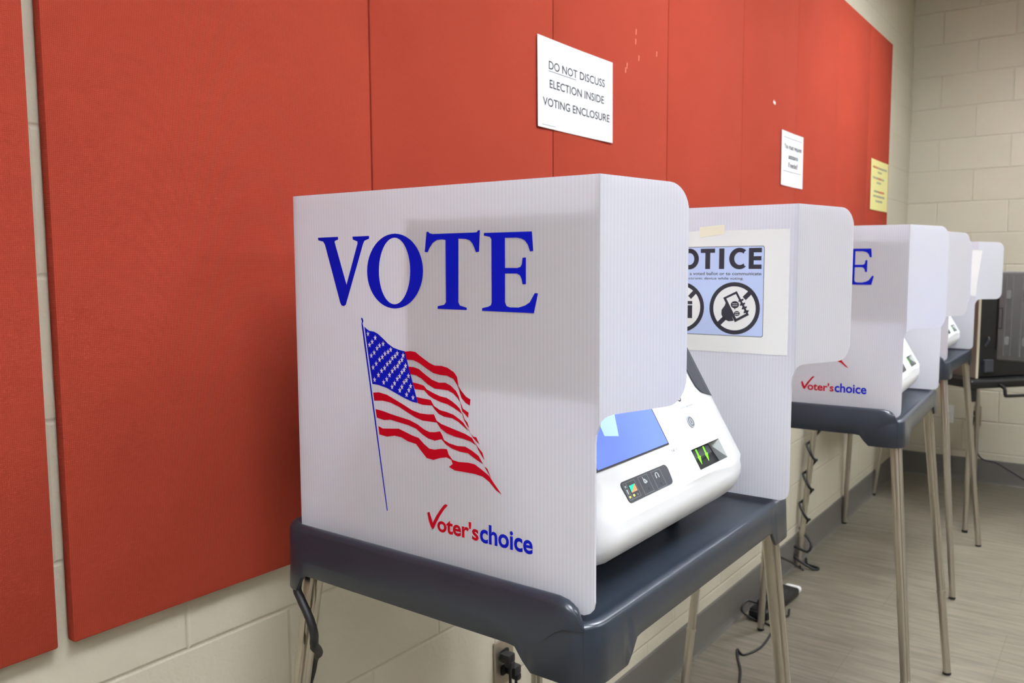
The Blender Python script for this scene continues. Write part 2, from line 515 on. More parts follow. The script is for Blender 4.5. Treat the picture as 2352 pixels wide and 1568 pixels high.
rule_line('underline', t, 0.13, 0.49, 0.636, 0.645, 'grey_ink')
rule_line('fine_print', t, 0.05, 0.22, 0.03, 0.036, 'grey_ink')

t, fn, w, h = wall_sheet('notice_sheet', 3.476, 3.758, 1.756, 1.981, 'paper', 'small white paper notice about requesting assistance', 0.004, 0.003)
W = lambda a: -w/2 + a*w
text_line(t, 'You must request', 0.12, 0.93, 0.66, 0.78, 'black_ink', 0.022)
text_line(t, 'assistance', 0.33, 0.77, 0.51, 0.60, 'black_ink', 0.022)
text_line(t, 'if needed!', 0.33, 0.76, 0.35, 0.455, 'black_ink', 0.022)
for b in (0.885, 0.265): rule_line('rule', t, 0.08, 0.94, b, b+0.012, 'grey_ink')

t, fn, w, h = wall_sheet('notice_sheet', 4.966, 5.375, 1.731, 2.013, 'yellow_paper', 'yellow paper sheet at the far end of the red panels', 0.004, 0.004)
W = lambda a: -w/2 + a*w
for row in ([(0.1, 0.42, 0.83, 1), (0.42, 0.93, 0.83, 0)], [(0.4, 0.64, 0.745, 0)], [(0.12, 0.4, 0.62, 0), (0.4, 0.62, 0.62, 1), (0.62, 0.78, 0.62, 0)],
            [(0.36, 0.62, 0.535, 0)], [(0.2, 0.48, 0.355, 0), (0.48, 0.82, 0.355, 1)], [(0.16, 0.84, 0.26, 0)], [(0.32, 0.72, 0.165, 0)]):
    # rows of small print too blurred to read: broken dashes
    bm = bmesh.new()
    for (a, b, c, mi) in row:
        k = a
        while k < b-0.005:
            e = min(b, k+0.028)
            add_flat(bm, [(W(k), c*h), (W(e-0.009), c*h), (W(e-0.009), (c+0.042)*h), (W(k), (c+0.042)*h)], fn, mi); k = e
    obj('text_line', bm, ['grey_ink', 'red_ink'], t)

# pinholes / scraps of tape left on the fabric
for (y, z, lab) in [(3.382, 2.075, 'tiny torn white scrap of tape on the red fabric'), ]:
    bm = bmesh.new()
    add_prism(bm, [(PX+0.0006, y-0.012, z), (PX+0.0006, y-0.002, z+0.012), (PX+0.0006, y+0.006, z+0.002), (PX+0.0006, y+0.016, z+0.008), (PX+0.0006, y+0.014, z-0.006), (PX+0.0006, y, z-0.005)], (0.0006, 0, 0))
    tag(obj('tape_scrap', bm, 'paper'), lab, 'tape scrap')

# ------------------------------------------------------------------ voting tables
TX0, TX1, TY0, TY1, TZ = 0.150, 0.719, 0.805, 1.530, 1.0
OX, OY = 0.714, 0.830          # near screen's fold line of the first booth
def outline(inset=0.0, r=0.038, n=7):
    """rounded rectangle outline in table coordinates (CCW from near right corner), with outward normals"""
    x0, x1, y0, y1 = TX0, TX1, TY0, TY1
    pts = []
    def line(a, b, k):
        for i in range(k):
            t = i/k; pts.append((a[0]+(b[0]-a[0])*t, a[1]+(b[1]-a[1])*t))
    cs = [((x1-r, y0+r), -90), ((x1-r, y1-r), 0), ((x0+r, y1-r), 90), ((x0+r, y0+r), 180)]
    out = []
    for (c, a0) in cs:
        for k in range(n+1):
            a = math.radians(a0 + 90*k/n)
            out.append((c[0]+r*math.cos(a), c[1]+r*math.sin(a), math.cos(a), math.sin(a)))
    # densify straights
    dense = []
    m = len(out)
    for i in range(m):
        a, b = out[i], out[(i+1) % m]
        dense.append(a)
        d = math.hypot(b[0]-a[0], b[1]-a[1])
        if d > 0.05:
            k = int(d/0.012)
            for j in range(1, k):
                t = j/k; dense.append((a[0]+(b[0]-a[0])*t, a[1]+(b[1]-a[1])*t, a[2], a[3]))
    return dense

def skirt_z(x, y):
    """lower edge of the apron: deep at the corners, cut up between them"""
    dx = min(x-TX0, TX1-x); dy = min(y-TY0, TY1-y)
    d = max(dx, dy)
    lo, hi = -0.076, -0.047
    a, b = (0.086, 0.114) if x > (TX0+TX1)/2 else (0.036, 0.056)
    t = max(0.0, min(1.0, (d-a)/(b-a))); t = t*t*(3-2*t)
    return lo + (hi-lo)*t

def make_table_top(parent):
    bm = bmesh.new()
    ol = outline()
    rings = []
    def ring(fz, ins):
        rings.append([bm.verts.new((x-nx*ins, y-ny*ins, fz(x, y))) for x, y, nx, ny in ol])
    c = lambda v: (lambda x, y: v)
    ring(c(0.0), 0.011); ring(c(-0.0008), 0.006); ring(c(-0.003), 0.002); ring(c(-0.0065), 0.0)
    ring(lambda x, y: skirt_z(x, y)+0.0015, -0.003); ring(skirt_z, -0.002); ring(skirt_z, 0.003)
    ring(c(-0.018), 0.005)
    m = len(ol)
    for a, b in zip(rings, rings[1:]):
        for k in range(m): bm.faces.new((a[k], a[(k+1) % m], b[(k+1) % m], b[k]))
    # top surface with a faint groove line along the open edge
    inner = [bm.verts.new((x-nx*0.0145, y-ny*0.0145, -0.0006)) for x, y, nx, ny in ol]
    inner2 = [bm.verts.new((x-nx*0.018, y-ny*0.018, -0.0022)) for x, y, nx, ny in ol]
    for k in range(m): bm.faces.new((rings[0][k], rings[0][(k+1) % m], inner[(k+1) % m], inner[k]))
    for k in range(m): bm.faces.new((inner[k], inner[(k+1) % m], inner2[(k+1) % m], inner2[k]))
    bm.faces.new(inner2); bm.faces.new(rings[-1])
    # mould seam down the two open-side corners
    rr = 0.038
    for (cy_, an) in ((TY0+rr, -52), (TY1-rr, 52)):
        a = math.radians(an); sx_ = TX1-rr+rr*math.cos(a); sy_ = cy_+rr*math.sin(a)
        add_tube(bm, [(sx_, sy_, -0.004), (sx_+0.002*math.cos(a), sy_+0.002*math.sin(a), -0.075)], 0.0011, seg=6)
    # raised rim on the near, wall and far sides
    path = [(x, y, nx, ny) for x, y, nx, ny in ol]
    # order the path: start at near right corner going left along the near side, wall side, far side
    near = sorted([p for p in path if p[3] < -0.707 and p[0] <= TX1-0.004], key=lambda p: -p[0])
    wall = sorted([p for p in path if p[2] < -0.707], key=lambda p: p[1])
    far = sorted([p for p in path if p[3] > 0.707 and p[0] <= TX1-0.004], key=lambda p: p[0])
    seq = []
    for p in near + wall + far:
        if not seq or math.hypot(p[0]-seq[-1][0], p[1]-seq[-1][1]) > 1e-4: seq.append(p)
    L = [0.0]
    for a, b in zip(seq, seq[1:]): L.append(L[-1]+math.hypot(b[0]-a[0], b[1]-a[1]))
    tot = L[-1]
    H = 0.028
    prev = None
    for i, (x, y, nx, ny) in enumerate(seq):
        d = min(L[i], tot-L[i])
        t = max(0.0, min(1.0, d/0.045)); t = math.sqrt(max(0.0, 1-(1-t)**2))
        h = 0.0005 + H*t
        z0 = -0.008 - 0.030*max(0.0, min(1.0, (d-0.030)/0.035))
        prof = [(-0.0016, z0), (-0.0009, max(-0.006, h-0.009)), (0.0025, h-0.003), (0.0075, h-0.0003), (0.012, h-0.0008), (0.0165, h-0.005), (0.0175, max(-0.006, h-0.012)), (0.0185, -0.008)]
        r = [bm.verts.new((x-nx*o, y-ny*o, z)) for o, z in prof]
        if prev:
            for k in range(len(r)-1): bm.faces.new((prev[k], prev[k+1], r[k+1], r[k]))
        else: bm.faces.new(r)
        prev = r
    bm.faces.new(prev)
    return obj('table_top', bm, 'table', parent, smooth=True)

# oval tube with a rolled seam groove along it
LEG_PROFILE = []
for k in range(28):
    a = 2*math.pi*k/28
    rr = 1.0
    if k in (0,): rr = 0.62
    if k in (1, 27): rr = 0.86
    LEG_PROFILE.append((math.cos(a)*rr, math.sin(a)*rr*0.92))

def make_leg(parent, sx, sy):
    cx = (TX1-0.028) if sx > 0 else (TX0+0.030)
    cy = (TY1-0.050) if sy > 0 else (TY0+0.050)
    top = Vector((cx, cy, -0.020)); foot = Vector((cx+(0.094 if sx > 0 else -0.045), cy+(0.04 if sy > 0 else -0.15), -1.0+0.004))
    d = foot-top
    mid = top + d*0.70
    ref = (0.75, -0.66, 0) if True else None
    leg = obj('leg', tube([top, top.lerp(mid, 0.5), mid], 0.0165, profile=LEG_PROFILE, twist_ref=ref, r_end=0.0132), 'steel', parent, smooth=True)
    bm = bmesh.new()
    add_tube(bm, [mid - d*0.006, mid + d*0.003], 0.0146, seg=20)
    add_tube(bm, [mid, foot + Vector((0, 0, 0.006)) - d*0.001], 0.0128, seg=20)
    obj('lower_tube', bm, 'steel', leg, smooth=True)
    bm = bmesh.new(); add_tube(bm, [foot - d*0.005, foot], 0.0134, seg=20)
    obj('foot_cap', bm, 'rubber', leg, smooth=True)

def make_table(dx, dy, label):
    t = tag(empty('voting_table', (dx, dy, TZ)), label, 'table', 'grey voting tables in a row')
    make_table_top(t)
    for sx in (1, -1):
        for sy in (-1, 1): make_leg(t, sx, sy)
    return t
BOOTHS = [(0.0, 0.0), (0.016, 1.60), (-0.114, 3.155)]
tl = ['nearest slate grey plastic voting table with steel legs', 'middle slate grey voting table, second from the camera', 'farthest slate grey voting table, third from the camera']
TURN = [0.0, math.radians(2.8), math.radians(0.4)]
def turned(i, p):
    """a point of the first booth moved to booth i (each is turned a little about its near right corner)"""
    q = Vector(p) - Vector((OX, OY, 0)); q.rotate(Euler((0, 0, TURN[i])))
    return q + Vector((OX+BOOTHS[i][0], OY+BOOTHS[i][1], 0))
tab0 = make_table(0, 0, tl[0])
for i, lab in ((1, tl[1]), (2, tl[2])):
    c = copy_tree(tab0); c.location = turned(i, (0, 0, TZ)); c.rotation_euler = (0, 0, TURN[i]); c['label'] = lab

# ------------------------------------------------------------------ privacy screens (fold-up fluted plastic) with print
DEC = {
'V':[(-485.1,469.1),(-441,469.4),(-440.7,465.4),(-448,463.6),(-448.5,461.7),(-425.2,399.8),(-400.2,459.1),(-400.5,461.8),(-409.6,464.6),(-410.7,468.9),(-376.3,469.1),(-376.4,465.2),(-385.9,462.5),(-388.7,458.4),(-427.8,370.5),(-431.8,368.5),(-436.6,369.2),(-439.3,372.4),(-469.8,458.6),(-473.7,463.4),(-484.4,465.3)],
'T':[(-266.8,471.7),(-263.5,471.6),(-261.5,469.6),(-255.6,468.5),(-187.1,468.5),(-180.7,468.8),(-178.8,471.1),(-175.5,471.2),(-177.3,444.2),(-182.2,443.3),(-185.2,449.5),(-188.2,454.8),(-192.5,458.7),(-199.6,460.8),(-211.4,461.5),(-212.7,378.7),(-210.2,374.6),(-198.6,372),(-198.6,369.1),(-249.1,369.4),(-248.8,372.9),(-237.5,374.9),(-234.2,378.2),(-233.5,460.1),(-239.3,461.2),(-249.1,460.5),(-256.4,456.7),(-262.6,449.4),(-265.3,444.5),(-270.7,445.1)],
'E':[(-169.2,467.5),(-94.9,467.3),(-93,443.9),(-97.7,443.1),(-101,451.5),(-105.2,456.5),(-110.8,459.1),(-117.9,460.4),(-135.9,460.6),(-135.9,423.3),(-116.7,423.2),(-112.4,424.4),(-110.1,427.8),(-109,435.7),(-103.9,435.9),(-104.1,403.4),(-109.1,403.1),(-110.8,410),(-113,414.1),(-117.6,416.4),(-136,416.3),(-136.3,380.3),(-134,375.7),(-128.5,374.2),(-115.5,374.3),(-105.6,377.1),(-98.6,381.1),(-90.8,392.7),(-86.1,392.3),(-92.2,368.1),(-173.3,368.8),(-173,372.2),(-163,374.3),(-158.8,376.3),(-157.5,379.9),(-157.3,459.5),(-159.7,462.4),(-169.2,464)],
'OO':[(-274.4,419.5),(-275,412.9),(-276.4,406.4),(-278.7,400.2),(-281.8,394.2),(-285.7,388.6),(-290.2,383.6),(-295.4,379.1),(-301.2,375.2),(-307.4,372.1),(-314.1,369.8),(-320.9,368.3),(-328,367.6),(-335,367.9),(-342,369.1),(-348.7,371.1),(-355.1,374),(-361,377.7),(-366.4,382.2),(-371.1,387.3),(-375,393),(-378.1,399.2),(-380.3,405.8),(-381.5,412.6),(-381.8,419.5),(-381.1,426.5),(-379.4,433.2),(-376.9,439.8),(-373.4,445.9),(-369.2,451.5),(-364.2,456.6),(-358.6,461),(-352.6,464.6),(-346.1,467.5),(-339.3,469.5),(-332.3,470.6),(-325.3,470.9),(-318.4,470.2),(-311.6,468.7),(-305.2,466.4),(-299.2,463.4),(-293.6,459.6),(-288.6,455.1),(-284.3,450.1),(-280.7,444.6),(-277.9,438.7),(-275.9,432.5),(-274.7,426)],
'OI':[(-297.9,419.6),(-298.3,413.7),(-299.2,407.9),(-300.5,402.2),(-302.4,396.9),(-304.6,391.9),(-307.3,387.4),(-310.3,383.4),(-313.6,380),(-317.1,377.2),(-320.9,375.2),(-324.8,373.9),(-328.7,373.5),(-332.6,373.8),(-336.5,374.9),(-340.2,376.7),(-343.8,379.4),(-347,382.7),(-349.9,386.7),(-352.5,391.2),(-354.6,396.3),(-356.2,401.8),(-357.3,407.6),(-358,413.5),(-358.1,419.6),(-357.6,425.7),(-356.7,431.7),(-355.2,437.5),(-353.3,442.9),(-350.9,447.9),(-348.1,452.4),(-345,456.3),(-341.6,459.6),(-338,462.2),(-334.2,464),(-330.3,465.1),(-326.3,465.4),(-322.5,464.9),(-318.7,463.7),(-315,461.7),(-311.6,459),(-308.5,455.6),(-305.7,451.7),(-303.3,447.2),(-301.3,442.2),(-299.7,436.9),(-298.6,431.3),(-298,425.5)],
'POLE':[(-396.4,352),(-393.9,352.7),(-392,349.5),(-391.8,347.2),(-393.6,344.5),(-391.6,338),(-350.1,76.6),(-351.7,75.2),(-394.9,337.9),(-395.8,344),(-394.6,347.5),(-396.1,350.3)],
'CANTON':[(-389.9,340),(-385,336.7),(-379.7,334.3),(-370.2,333.5),(-362.3,330.6),(-351.8,324.1),(-342.8,317.7),(-332.5,312.7),(-320.9,310.1),(-310.8,308.8),(-287.7,238.6),(-298.5,239.4),(-313.6,243.3),(-331.5,249.2),(-347.1,254.5),(-363,257.4),(-376,257.9)],
'STARS':[(-382.5,329.9),(-368,324.8),(-374.2,318.8),(-379.7,314.1),(-352.3,316.9),(-359.5,314.2),(-364.7,310),(-337.5,309.6),(-370.6,303.5),(-342.8,306.2),(-324.9,305),(-349,303.2),(-376.6,298.9),(-329.1,301),(-313.7,302.7),(-354.4,298.2),(-334.7,297.7),(-316.1,296.6),(-360.1,294),(-339.3,292.3),(-321.1,292.7),(-367,287.8),(-344.9,288.7),(-324.6,287.3),(-309.5,288.6),(-373.4,282),(-350.3,282.7),(-330.4,284),(-312.4,282.9),(-356.5,278.4),(-335.4,279.4),(-316.6,279.2),(-304.2,274.9),(-340.8,273.5),(-321.1,273.2),(-362.9,271.8),(-325.8,269.1),(-308.4,268.6),(-346.5,267),(-370.9,264.5),(-312.8,265.3),(-300.5,260.9),(-331.2,262.5),(-352.7,262.1),(-317.1,258.6),(-303.9,255),(-336.3,257),(-321.3,253.3),(-308.4,248.4),(-296.3,245.4)],
'S0':[(-310.8,308.5),(-299.4,309.8),(-290.7,309),(-279.7,302.9),(-265.2,295.6),(-255.6,292.6),(-243.7,293.1),(-233.1,291.3),(-221.6,286),(-216.3,280),(-214.6,270.9),(-213.2,261.8),(-216.1,269),(-222.9,277.1),(-234.5,280.6),(-246.3,280.7),(-258.2,282.3),(-270.2,287.5),(-284.8,294.7),(-294.7,297.6),(-307.2,297.5)],
'S1':[(-214,268.3),(-209.3,262.2),(-201.4,255.2),(-193.8,252.2),(-195,243.8),(-202.6,247.2),(-209.4,252.7),(-212.5,260.5)],
'S2':[(-304.4,287.9),(-294.9,288),(-285,286.1),(-272.8,279.1),(-260.8,273),(-248.8,270),(-237,270.9),(-227.7,267.7),(-218.5,261.4),(-214,255),(-211.3,246.3),(-216.3,252.1),(-223.2,257.4),(-232.5,260.9),(-244.2,261.3),(-256.2,261.2),(-268.2,265.7),(-280.3,273),(-290.1,276.9),(-300.9,277.9)],
'S3':[(-211.3,248.1),(-206.9,238.8),(-197.2,234.4),(-198.2,227.2),(-202.9,231.2),(-208.3,235.1),(-210.5,242.9)],
'S4':[(-297.1,266.5),(-287.9,265.8),(-276.1,263.8),(-270.8,259.1),(-258.7,255),(-246.8,251.7),(-235,250.6),(-225.7,246.8),(-217.6,242.2),(-212.4,238.2),(-208.1,231),(-214.3,234.3),(-223.5,238.4),(-233.9,242),(-246.9,244.1),(-258.9,247.3),(-267.3,250.8),(-275.7,257.4),(-293.1,257.6)],
'S5':[(-208.5,235),(-204.1,224.8),(-199.4,220.9),(-196.3,213.6),(-200.8,217.5),(-205.3,223.8),(-207.5,229.8)],
'S6':[(-290.3,246.9),(-278.4,245.9),(-263.8,245.1),(-257.8,237.4),(-247.1,232.8),(-235.3,231.4),(-223.6,229),(-214.4,224.6),(-206.4,220.1),(-197.5,210.1),(-205.4,214.5),(-215.6,220.5),(-226,223.9),(-240.1,224.6),(-249.6,227.3),(-256.7,232.6),(-261.5,237.6),(-278.6,237),(-287.2,238.3)],
'S7':[(-200.8,218.6),(-194.6,207.2),(-189.7,203.4),(-184.7,203.1),(-179.3,194),(-185.2,197.7),(-190.8,202.3),(-197.5,211.3)],
'S8':[(-374.7,245.5),(-363.3,247),(-347.4,245),(-331.8,239.7),(-313.8,233.3),(-298.7,227.5),(-283.8,224.7),(-269,224.7),(-258.1,225.8),(-253.4,217.7),(-245.1,214.1),(-230.9,211.1),(-217,208.2),(-203.2,205.3),(-191.9,201.3),(-184.9,192.1),(-194.3,196.2),(-207.9,198.5),(-221.8,199.5),(-235.8,202.4),(-246.4,207.6),(-253.4,215),(-264.3,215.1),(-279.1,215),(-293.9,218.4),(-309,224),(-324.2,230),(-339.7,234.2),(-355.6,235.6),(-372.9,234)],
'S9':[(-187.9,198.3),(-182.6,190.9),(-174.7,184),(-171.3,174.2),(-176.5,180.2),(-182,187.5)],
'S10':[(-370.5,222),(-356,220.8),(-340.2,218),(-322,215.5),(-304.1,213.2),(-289.1,208.9),(-276.8,203.2),(-267.1,200.6),(-257.3,201.4),(-247.7,203.8),(-244.1,199.6),(-240.7,192.7),(-231.3,189.3),(-217.3,187.5),(-203.5,188.3),(-192.2,184.4),(-181,178.8),(-173.6,168.8),(-185.5,173.4),(-199,179.9),(-212.8,180.3),(-226.7,182.6),(-237.2,186.8),(-245.5,193.1),(-257.5,189.7),(-269.7,191.4),(-279.5,195.4),(-291.8,202.4),(-306.8,205.8),(-322.2,207.5),(-340.4,209.7),(-353.7,207.9),(-368.2,209.9)],
'S11':[(-174.9,171.6),(-171.2,166),(-166.8,164),(-160.3,152),(-165.7,158.3),(-170.5,164.3)],
'S12':[(-365.5,197.9),(-356.7,195.4),(-340.7,196.9),(-325,198.6),(-312.2,195.4),(-299.5,192.1),(-287,189.9),(-277.2,182.7),(-267.5,177.4),(-257.8,177.4),(-245.7,180.2),(-235.7,180.9),(-232.7,173.7),(-225.8,167.3),(-215.3,166.1),(-199.2,167.4),(-187.9,166.8),(-176.7,161.6),(-163.6,154.7),(-156,146.2),(-143.8,133.6),(-152.8,137.4),(-163.7,146.8),(-174.6,152.2),(-188,153.8),(-206.2,153.8),(-222.5,153.6),(-232.5,156.9),(-225.9,161.9),(-228.1,167),(-236.3,169.5),(-248.3,167),(-260.5,162.6),(-272.7,163.7),(-282.4,171.8),(-292.2,180.8),(-307.4,182.7),(-320.1,186.9),(-333.1,187.6),(-349,184.4),(-363.7,185.9)],
'CHECK':[(-273.3,86.6),(-271.3,87.8),(-269,88.5),(-268,86),(-265.3,79.4),(-263.5,74.2),(-257,84.8),(-249.7,94.6),(-242.6,102.8),(-239.5,104.5),(-235.6,103.6),(-241.7,97.2),(-249.9,86.5),(-257.2,74.6),(-261.4,67.2),(-263,65.7),(-264.3,65.5),(-267,68.1),(-270.5,75.3)],
}

def mm(l): return [(a/1000, b/1000) for a, b in l]

def star(cx, cz, r):
    out = []
    for k in range(10):
        a = math.pi/2 + k*math.pi/5 + 0.05
        rr = r if k % 2 == 0 else r*0.42
        out.append((cx+rr*math.cos(a)*0.8, cz+rr*math.sin(a)))
    return out

def print_on(panel):
    """VOTE, the flag and the choice logo on the outer face of a side panel (local x along board, z up)"""
    F = lambda o: (lambda x, z: Vector((x, -o, z)))
    bm = bmesh.new()
    for k in 'VTE': add_flat(bm, mm(DEC[k]), F(0.0004))
    add_ring(bm, mm(DEC['OO']), mm(DEC['OI']), F(0.0004))
    obj('vote_lettering', bm, 'blue_ink', panel)
    bm = bmesh.new()
    add_flat(bm, mm(DEC['CANTON']), F(0.0004), 0); add_flat(bm, mm(DEC['POLE']), F(0.0004), 0)
    for i in range(13): add_flat(bm, mm(DEC['S%d' % i]), F(0.0005), 1)
    for s in mm(DEC['STARS']): add_flat(bm, star(s[0], s[1], 0.0044), F(0.0007), 2)
    obj('flag_print', bm, ['blue_ink', 'red_ink', 'white_ink'], panel)
    bm = bmesh.new()
    add_flat(bm, mm(DEC['CHECK']), F(0.0004), 0)
    add_text(bm, "oter's", -0.2550, -0.1825, 0.0638, 0.0872, F(0.0004), 0, 0.025)
    add_text(bm, 'choice', -0.1802, -0.0952, 0.0632, 0.0895, F(0.0004), 1, 0.025)
    obj('logo_print', bm, ['red_ink', 'blue_ink'], panel)

TH = 0.004
def wing_mesh():
    pts = [(0.0, 0.238), (0.004, 0.2435), (0.011, 0.2475), (0.022, 0.2495)]
    pts += rounded_poly([(0.151, 0.2495, 0.034), (0.151, 0.5275, 0.034)], 8) if False else []
    prof = [(0.022, 0.2495, 0), (0.151, 0.2490, 0.034), (0.152, 0.5265, 0.036), (0.0, 0.5300, 0)]
    rp = rounded_poly(prof, 8)
    poly = pts[:3] + rp
    bm = bmesh.new(); add_prism(bm, [(x, 0, z) for x, z in poly], (0, TH, 0))
    return bm

def side_mesh(left):
    poly = [(left-0.002, 0.004), (-0.020, 0.004), (-0.012, 0.0075), (-0.0075, 0.013), (-0.0055, 0.022), (-0.0055, 0.216), (-0.0045, 0.227), (0.0, 0.238), (0.0, 0.5300), (left, 0.5330)]
    bm = bmesh.new(); add_prism(bm, [(x, 0, z) for x, z in poly], (0, TH, 0))
    return bm

def notice_on(parent, fx, tilt=0.0, tape=True, front=True):
    """NOTICE sheet taped on a board; local frame of that board; lies on the y=0 face looking to -y"""
    s = tag(empty('notice_poster', (0, 0, 0)), None, 'sign')
    F = lambda o: (lambda x, z: Vector((x, -o, z)))
    bm = bmesh.new(); add_box(bm, -0.316, -0.0135, -0.0010, -0.0004, 0.2655, 0.4875)
    obj('sheet', bm, 'cream_paper', s)
    bm = bmesh.new()
    add_flat(bm, rounded_poly([(-0.2725, 0.2955, 0.004), (-0.0577, 0.2955, 0.004), (-0.0577, 0.4590, 0.004), (-0.2725, 0.4590, 0.004)]), F(0.0012), 0)
    add_flat(bm, rounded_poly([(-0.2713, 0.2970, 0.003), (-0.0590, 0.2970, 0.003), (-0.0590, 0.4577, 0.003), (-0.2713, 0.4577, 0.003)]), F(0.0013), 1)
    obj('notice_panel', bm, ['grey_ink', 'pale_blue'], s)
    bm = bmesh.new(); f = F(0.0015)
    R = lambda x0, x1, z0, z1, mi=0, ff=f: add_flat(bm, [(x0, z0), (x1, z0), (x1, z1), (x0, z1)], ff, mi)
    zb, zt = 0.4178, 0.4552
    add_flat(bm, [(-0.2580, zb), (-0.2500, zb), (-0.2500, 0.4425), (-0.2330, zb), (-0.2250, zb), (-0.2250, zt), (-0.2330, zt), (-0.2330, 0.4305), (-0.2500, zt), (-0.2580, zt)], f)
    add_ring(bm, circle(-0.2005, 0.4365, 0.0187, 0.0194), circle(-0.2005, 0.4365, 0.0095, 0.0110), f)
    R(-0.1782, -0.1503, 0.4475, zt); R(-0.1690, -0.1595, zb, 0.4475)
    R(-0.1422, -0.1323, zb, zt)
    n = 26
    cw = [(-0.1040+0.0190*math.cos(math.radians(48+264*k/n)), 0.4365+0.0193*math.sin(math.radians(48+264*k/n))) for k in range(n+1)]
    ci = [(-0.1028+0.0105*math.cos(math.radians(48+264*k/n)), 0.4365+0.0115*math.sin(math.radians(48+264*k/n))) for k in range(n+1)]
    add_flat(bm, cw + [(-0.0942, 0.424)] + list(reversed(ci)) + [(-0.0942, 0.449)], f)
    R(-0.0863, -0.0772, zb, zt); R(-0.0772, -0.0627, 0.4472, zt); R(-0.0772, -0.0632, 0.4330, 0.4405); R(-0.0772, -0.0627, zb, 0.4256)
    add_text(bm, 'record a voted ballot or to communicate', -0.2300, -0.0627, 0.4065, 0.4125, f, 0, 0.006)
    add_text(bm, 'electronic device while voting.', -0.2120, -0.0955, 0.3972, 0.4030, f, 0, 0.006)
    f2 = F(0.0017)
    for cx, cz in ((-0.1118, 0.3463), (-0.2178, 0.3463)):
        add_flat(bm, circle(cx, cz, 0.0400), F(0.0014), 1)
        add_ring(bm, circle(cx, cz, 0.0477), circle(cx, cz, 0.0402), f)
        s2 = 0.7071
        for (a, b) in ((-0.041, -0.026), (0.026, 0.041)):
            q = [(a, -0.0042), (b, -0.0042), (b, 0.0042), (a, 0.0042)]
            add_flat(bm, [(cx+(u-v)*s2, cz+(u+v)*s2) for u, v in q], f)
    # hand holding a phone
    hand = [(-0.1264, 0.3608), (-0.1191, 0.3609), (-0.1226, 0.3515), (-0.1136, 0.3261), (-0.1123, 0.3238), (-0.1220, 0.3223), (-0.1319, 0.3266), (-0.1362, 0.3347), (-0.1359, 0.3430), (-0.1299, 0.3513)]
    add_flat(bm, hand, f)
    po = [(-0.1331, 0.3653), (-0.1099, 0.3211), (-0.0838, 0.3352), (-0.1074, 0.3778)]
    pi_ = [(-0.1270, 0.3640), (-0.1075, 0.3278), (-0.0895, 0.3375), (-0.1090, 0.3725)]
    add_ring(bm, po, pi_, f2)
    add_flat(bm, pi_, F(0.0016), 1)
    add_flat(bm, circle(-0.1105, 0.3530, 0.0078, 0.0066, 20), f2); add_flat(bm, circle(-0.1065, 0.3372, 0.0056, 0.0046, 20), f2)
    add_flat(bm, [(-0.1125, 0.3480), (-0.1095, 0.3480), (-0.1100, 0.3430)], f2)
    for (cx, cz, k) in ((-0.1105, 0.3530, 1.0), (-0.1065, 0.3372, 0.7)):
        for d in (-0.0022, 0.0012): add_flat(bm, [(cx-0.0048*k, cz+d), (cx+0.0048*k, cz+d), (cx+0.0048*k, cz+d+0.0009), (cx-0.0048*k, cz+d+0.0009)], F(0.0018), 1)
    for (px, pz) in ((-0.0985, 0.3615), (-0.0955, 0.3545), (-0.0920, 0.3480), (-0.0885, 0.3410)):
        add_flat(bm, [(px-0.0055, pz-0.0035), (px+0.0035, pz-0.0008), (px+0.0045, pz+0.0030), (px-0.0048, pz+0.0008)], F(0.0019))
    # box behind the other bar
    R(-0.2440, -0.1937, 0.3258, 0.3500); R(-0.2440, -0.1937, 0.3520, 0.3580); 
    obj('notice_print', bm, ['black_ink', 'cream_paper'], s)
    if tape:
        bm = bmesh.new(); add_prism(bm, [(-0.1814, -0.0012, 0.4946), (-0.1800, -0.0012, 0.4760), (-0.1335, -0.0012, 0.4815), (-0.1325, -0.0012, 0.4985)], (0, -0.0003, 0))
        obj('tape_strip', bm, 'tape', s)
    s.matrix_world = parent
    return s

def screen(dx, dy, near_ang, far_ang, label, S, turn):
    t = tag(empty('privacy_screen', (OX+dx, OY+dy, TZ), turn), label, 'privacy screen', 'white privacy screens on the voting tables')
    LEFT = -0.540
    near = obj('side_panel', side_mesh(LEFT), 'board', t)
    print_on(near)
    w = obj('wing', wing_mesh(), 'board', near); w.location = (0.0003, 0.0, 0); w.rotation_euler = (0, 0, math.radians(90-near_ang))
    D = 0.625
    far = obj('side_panel', side_mesh(LEFT), 'board', t); far.location = (S, D, 0)
    w = obj('wing', wing_mesh(), 'board', far); w.location = (0.0003, 0.0, 0); w.rotation_euler = (0, 0, math.radians(90-far_ang))
    bm = bmesh.new()
    L = math.hypot(D-TH, S)
    add_box(bm, 0, L, -TH, 0, 0.004, 0.533)
    bp = obj('back_panel', bm, 'board', t); bp.location = (LEFT-0.0005, TH, 0); bp.rotation_euler = (0, 0, math.atan2(D-TH, S))
    B = Matrix.Translation((OX+dx, OY+dy, TZ)) @ Matrix.Rotation(turn, 4, 'Z')
    return B @ Matrix.Translation((S, D, 0)), B @ Matrix.Translation((0, TH, 0))

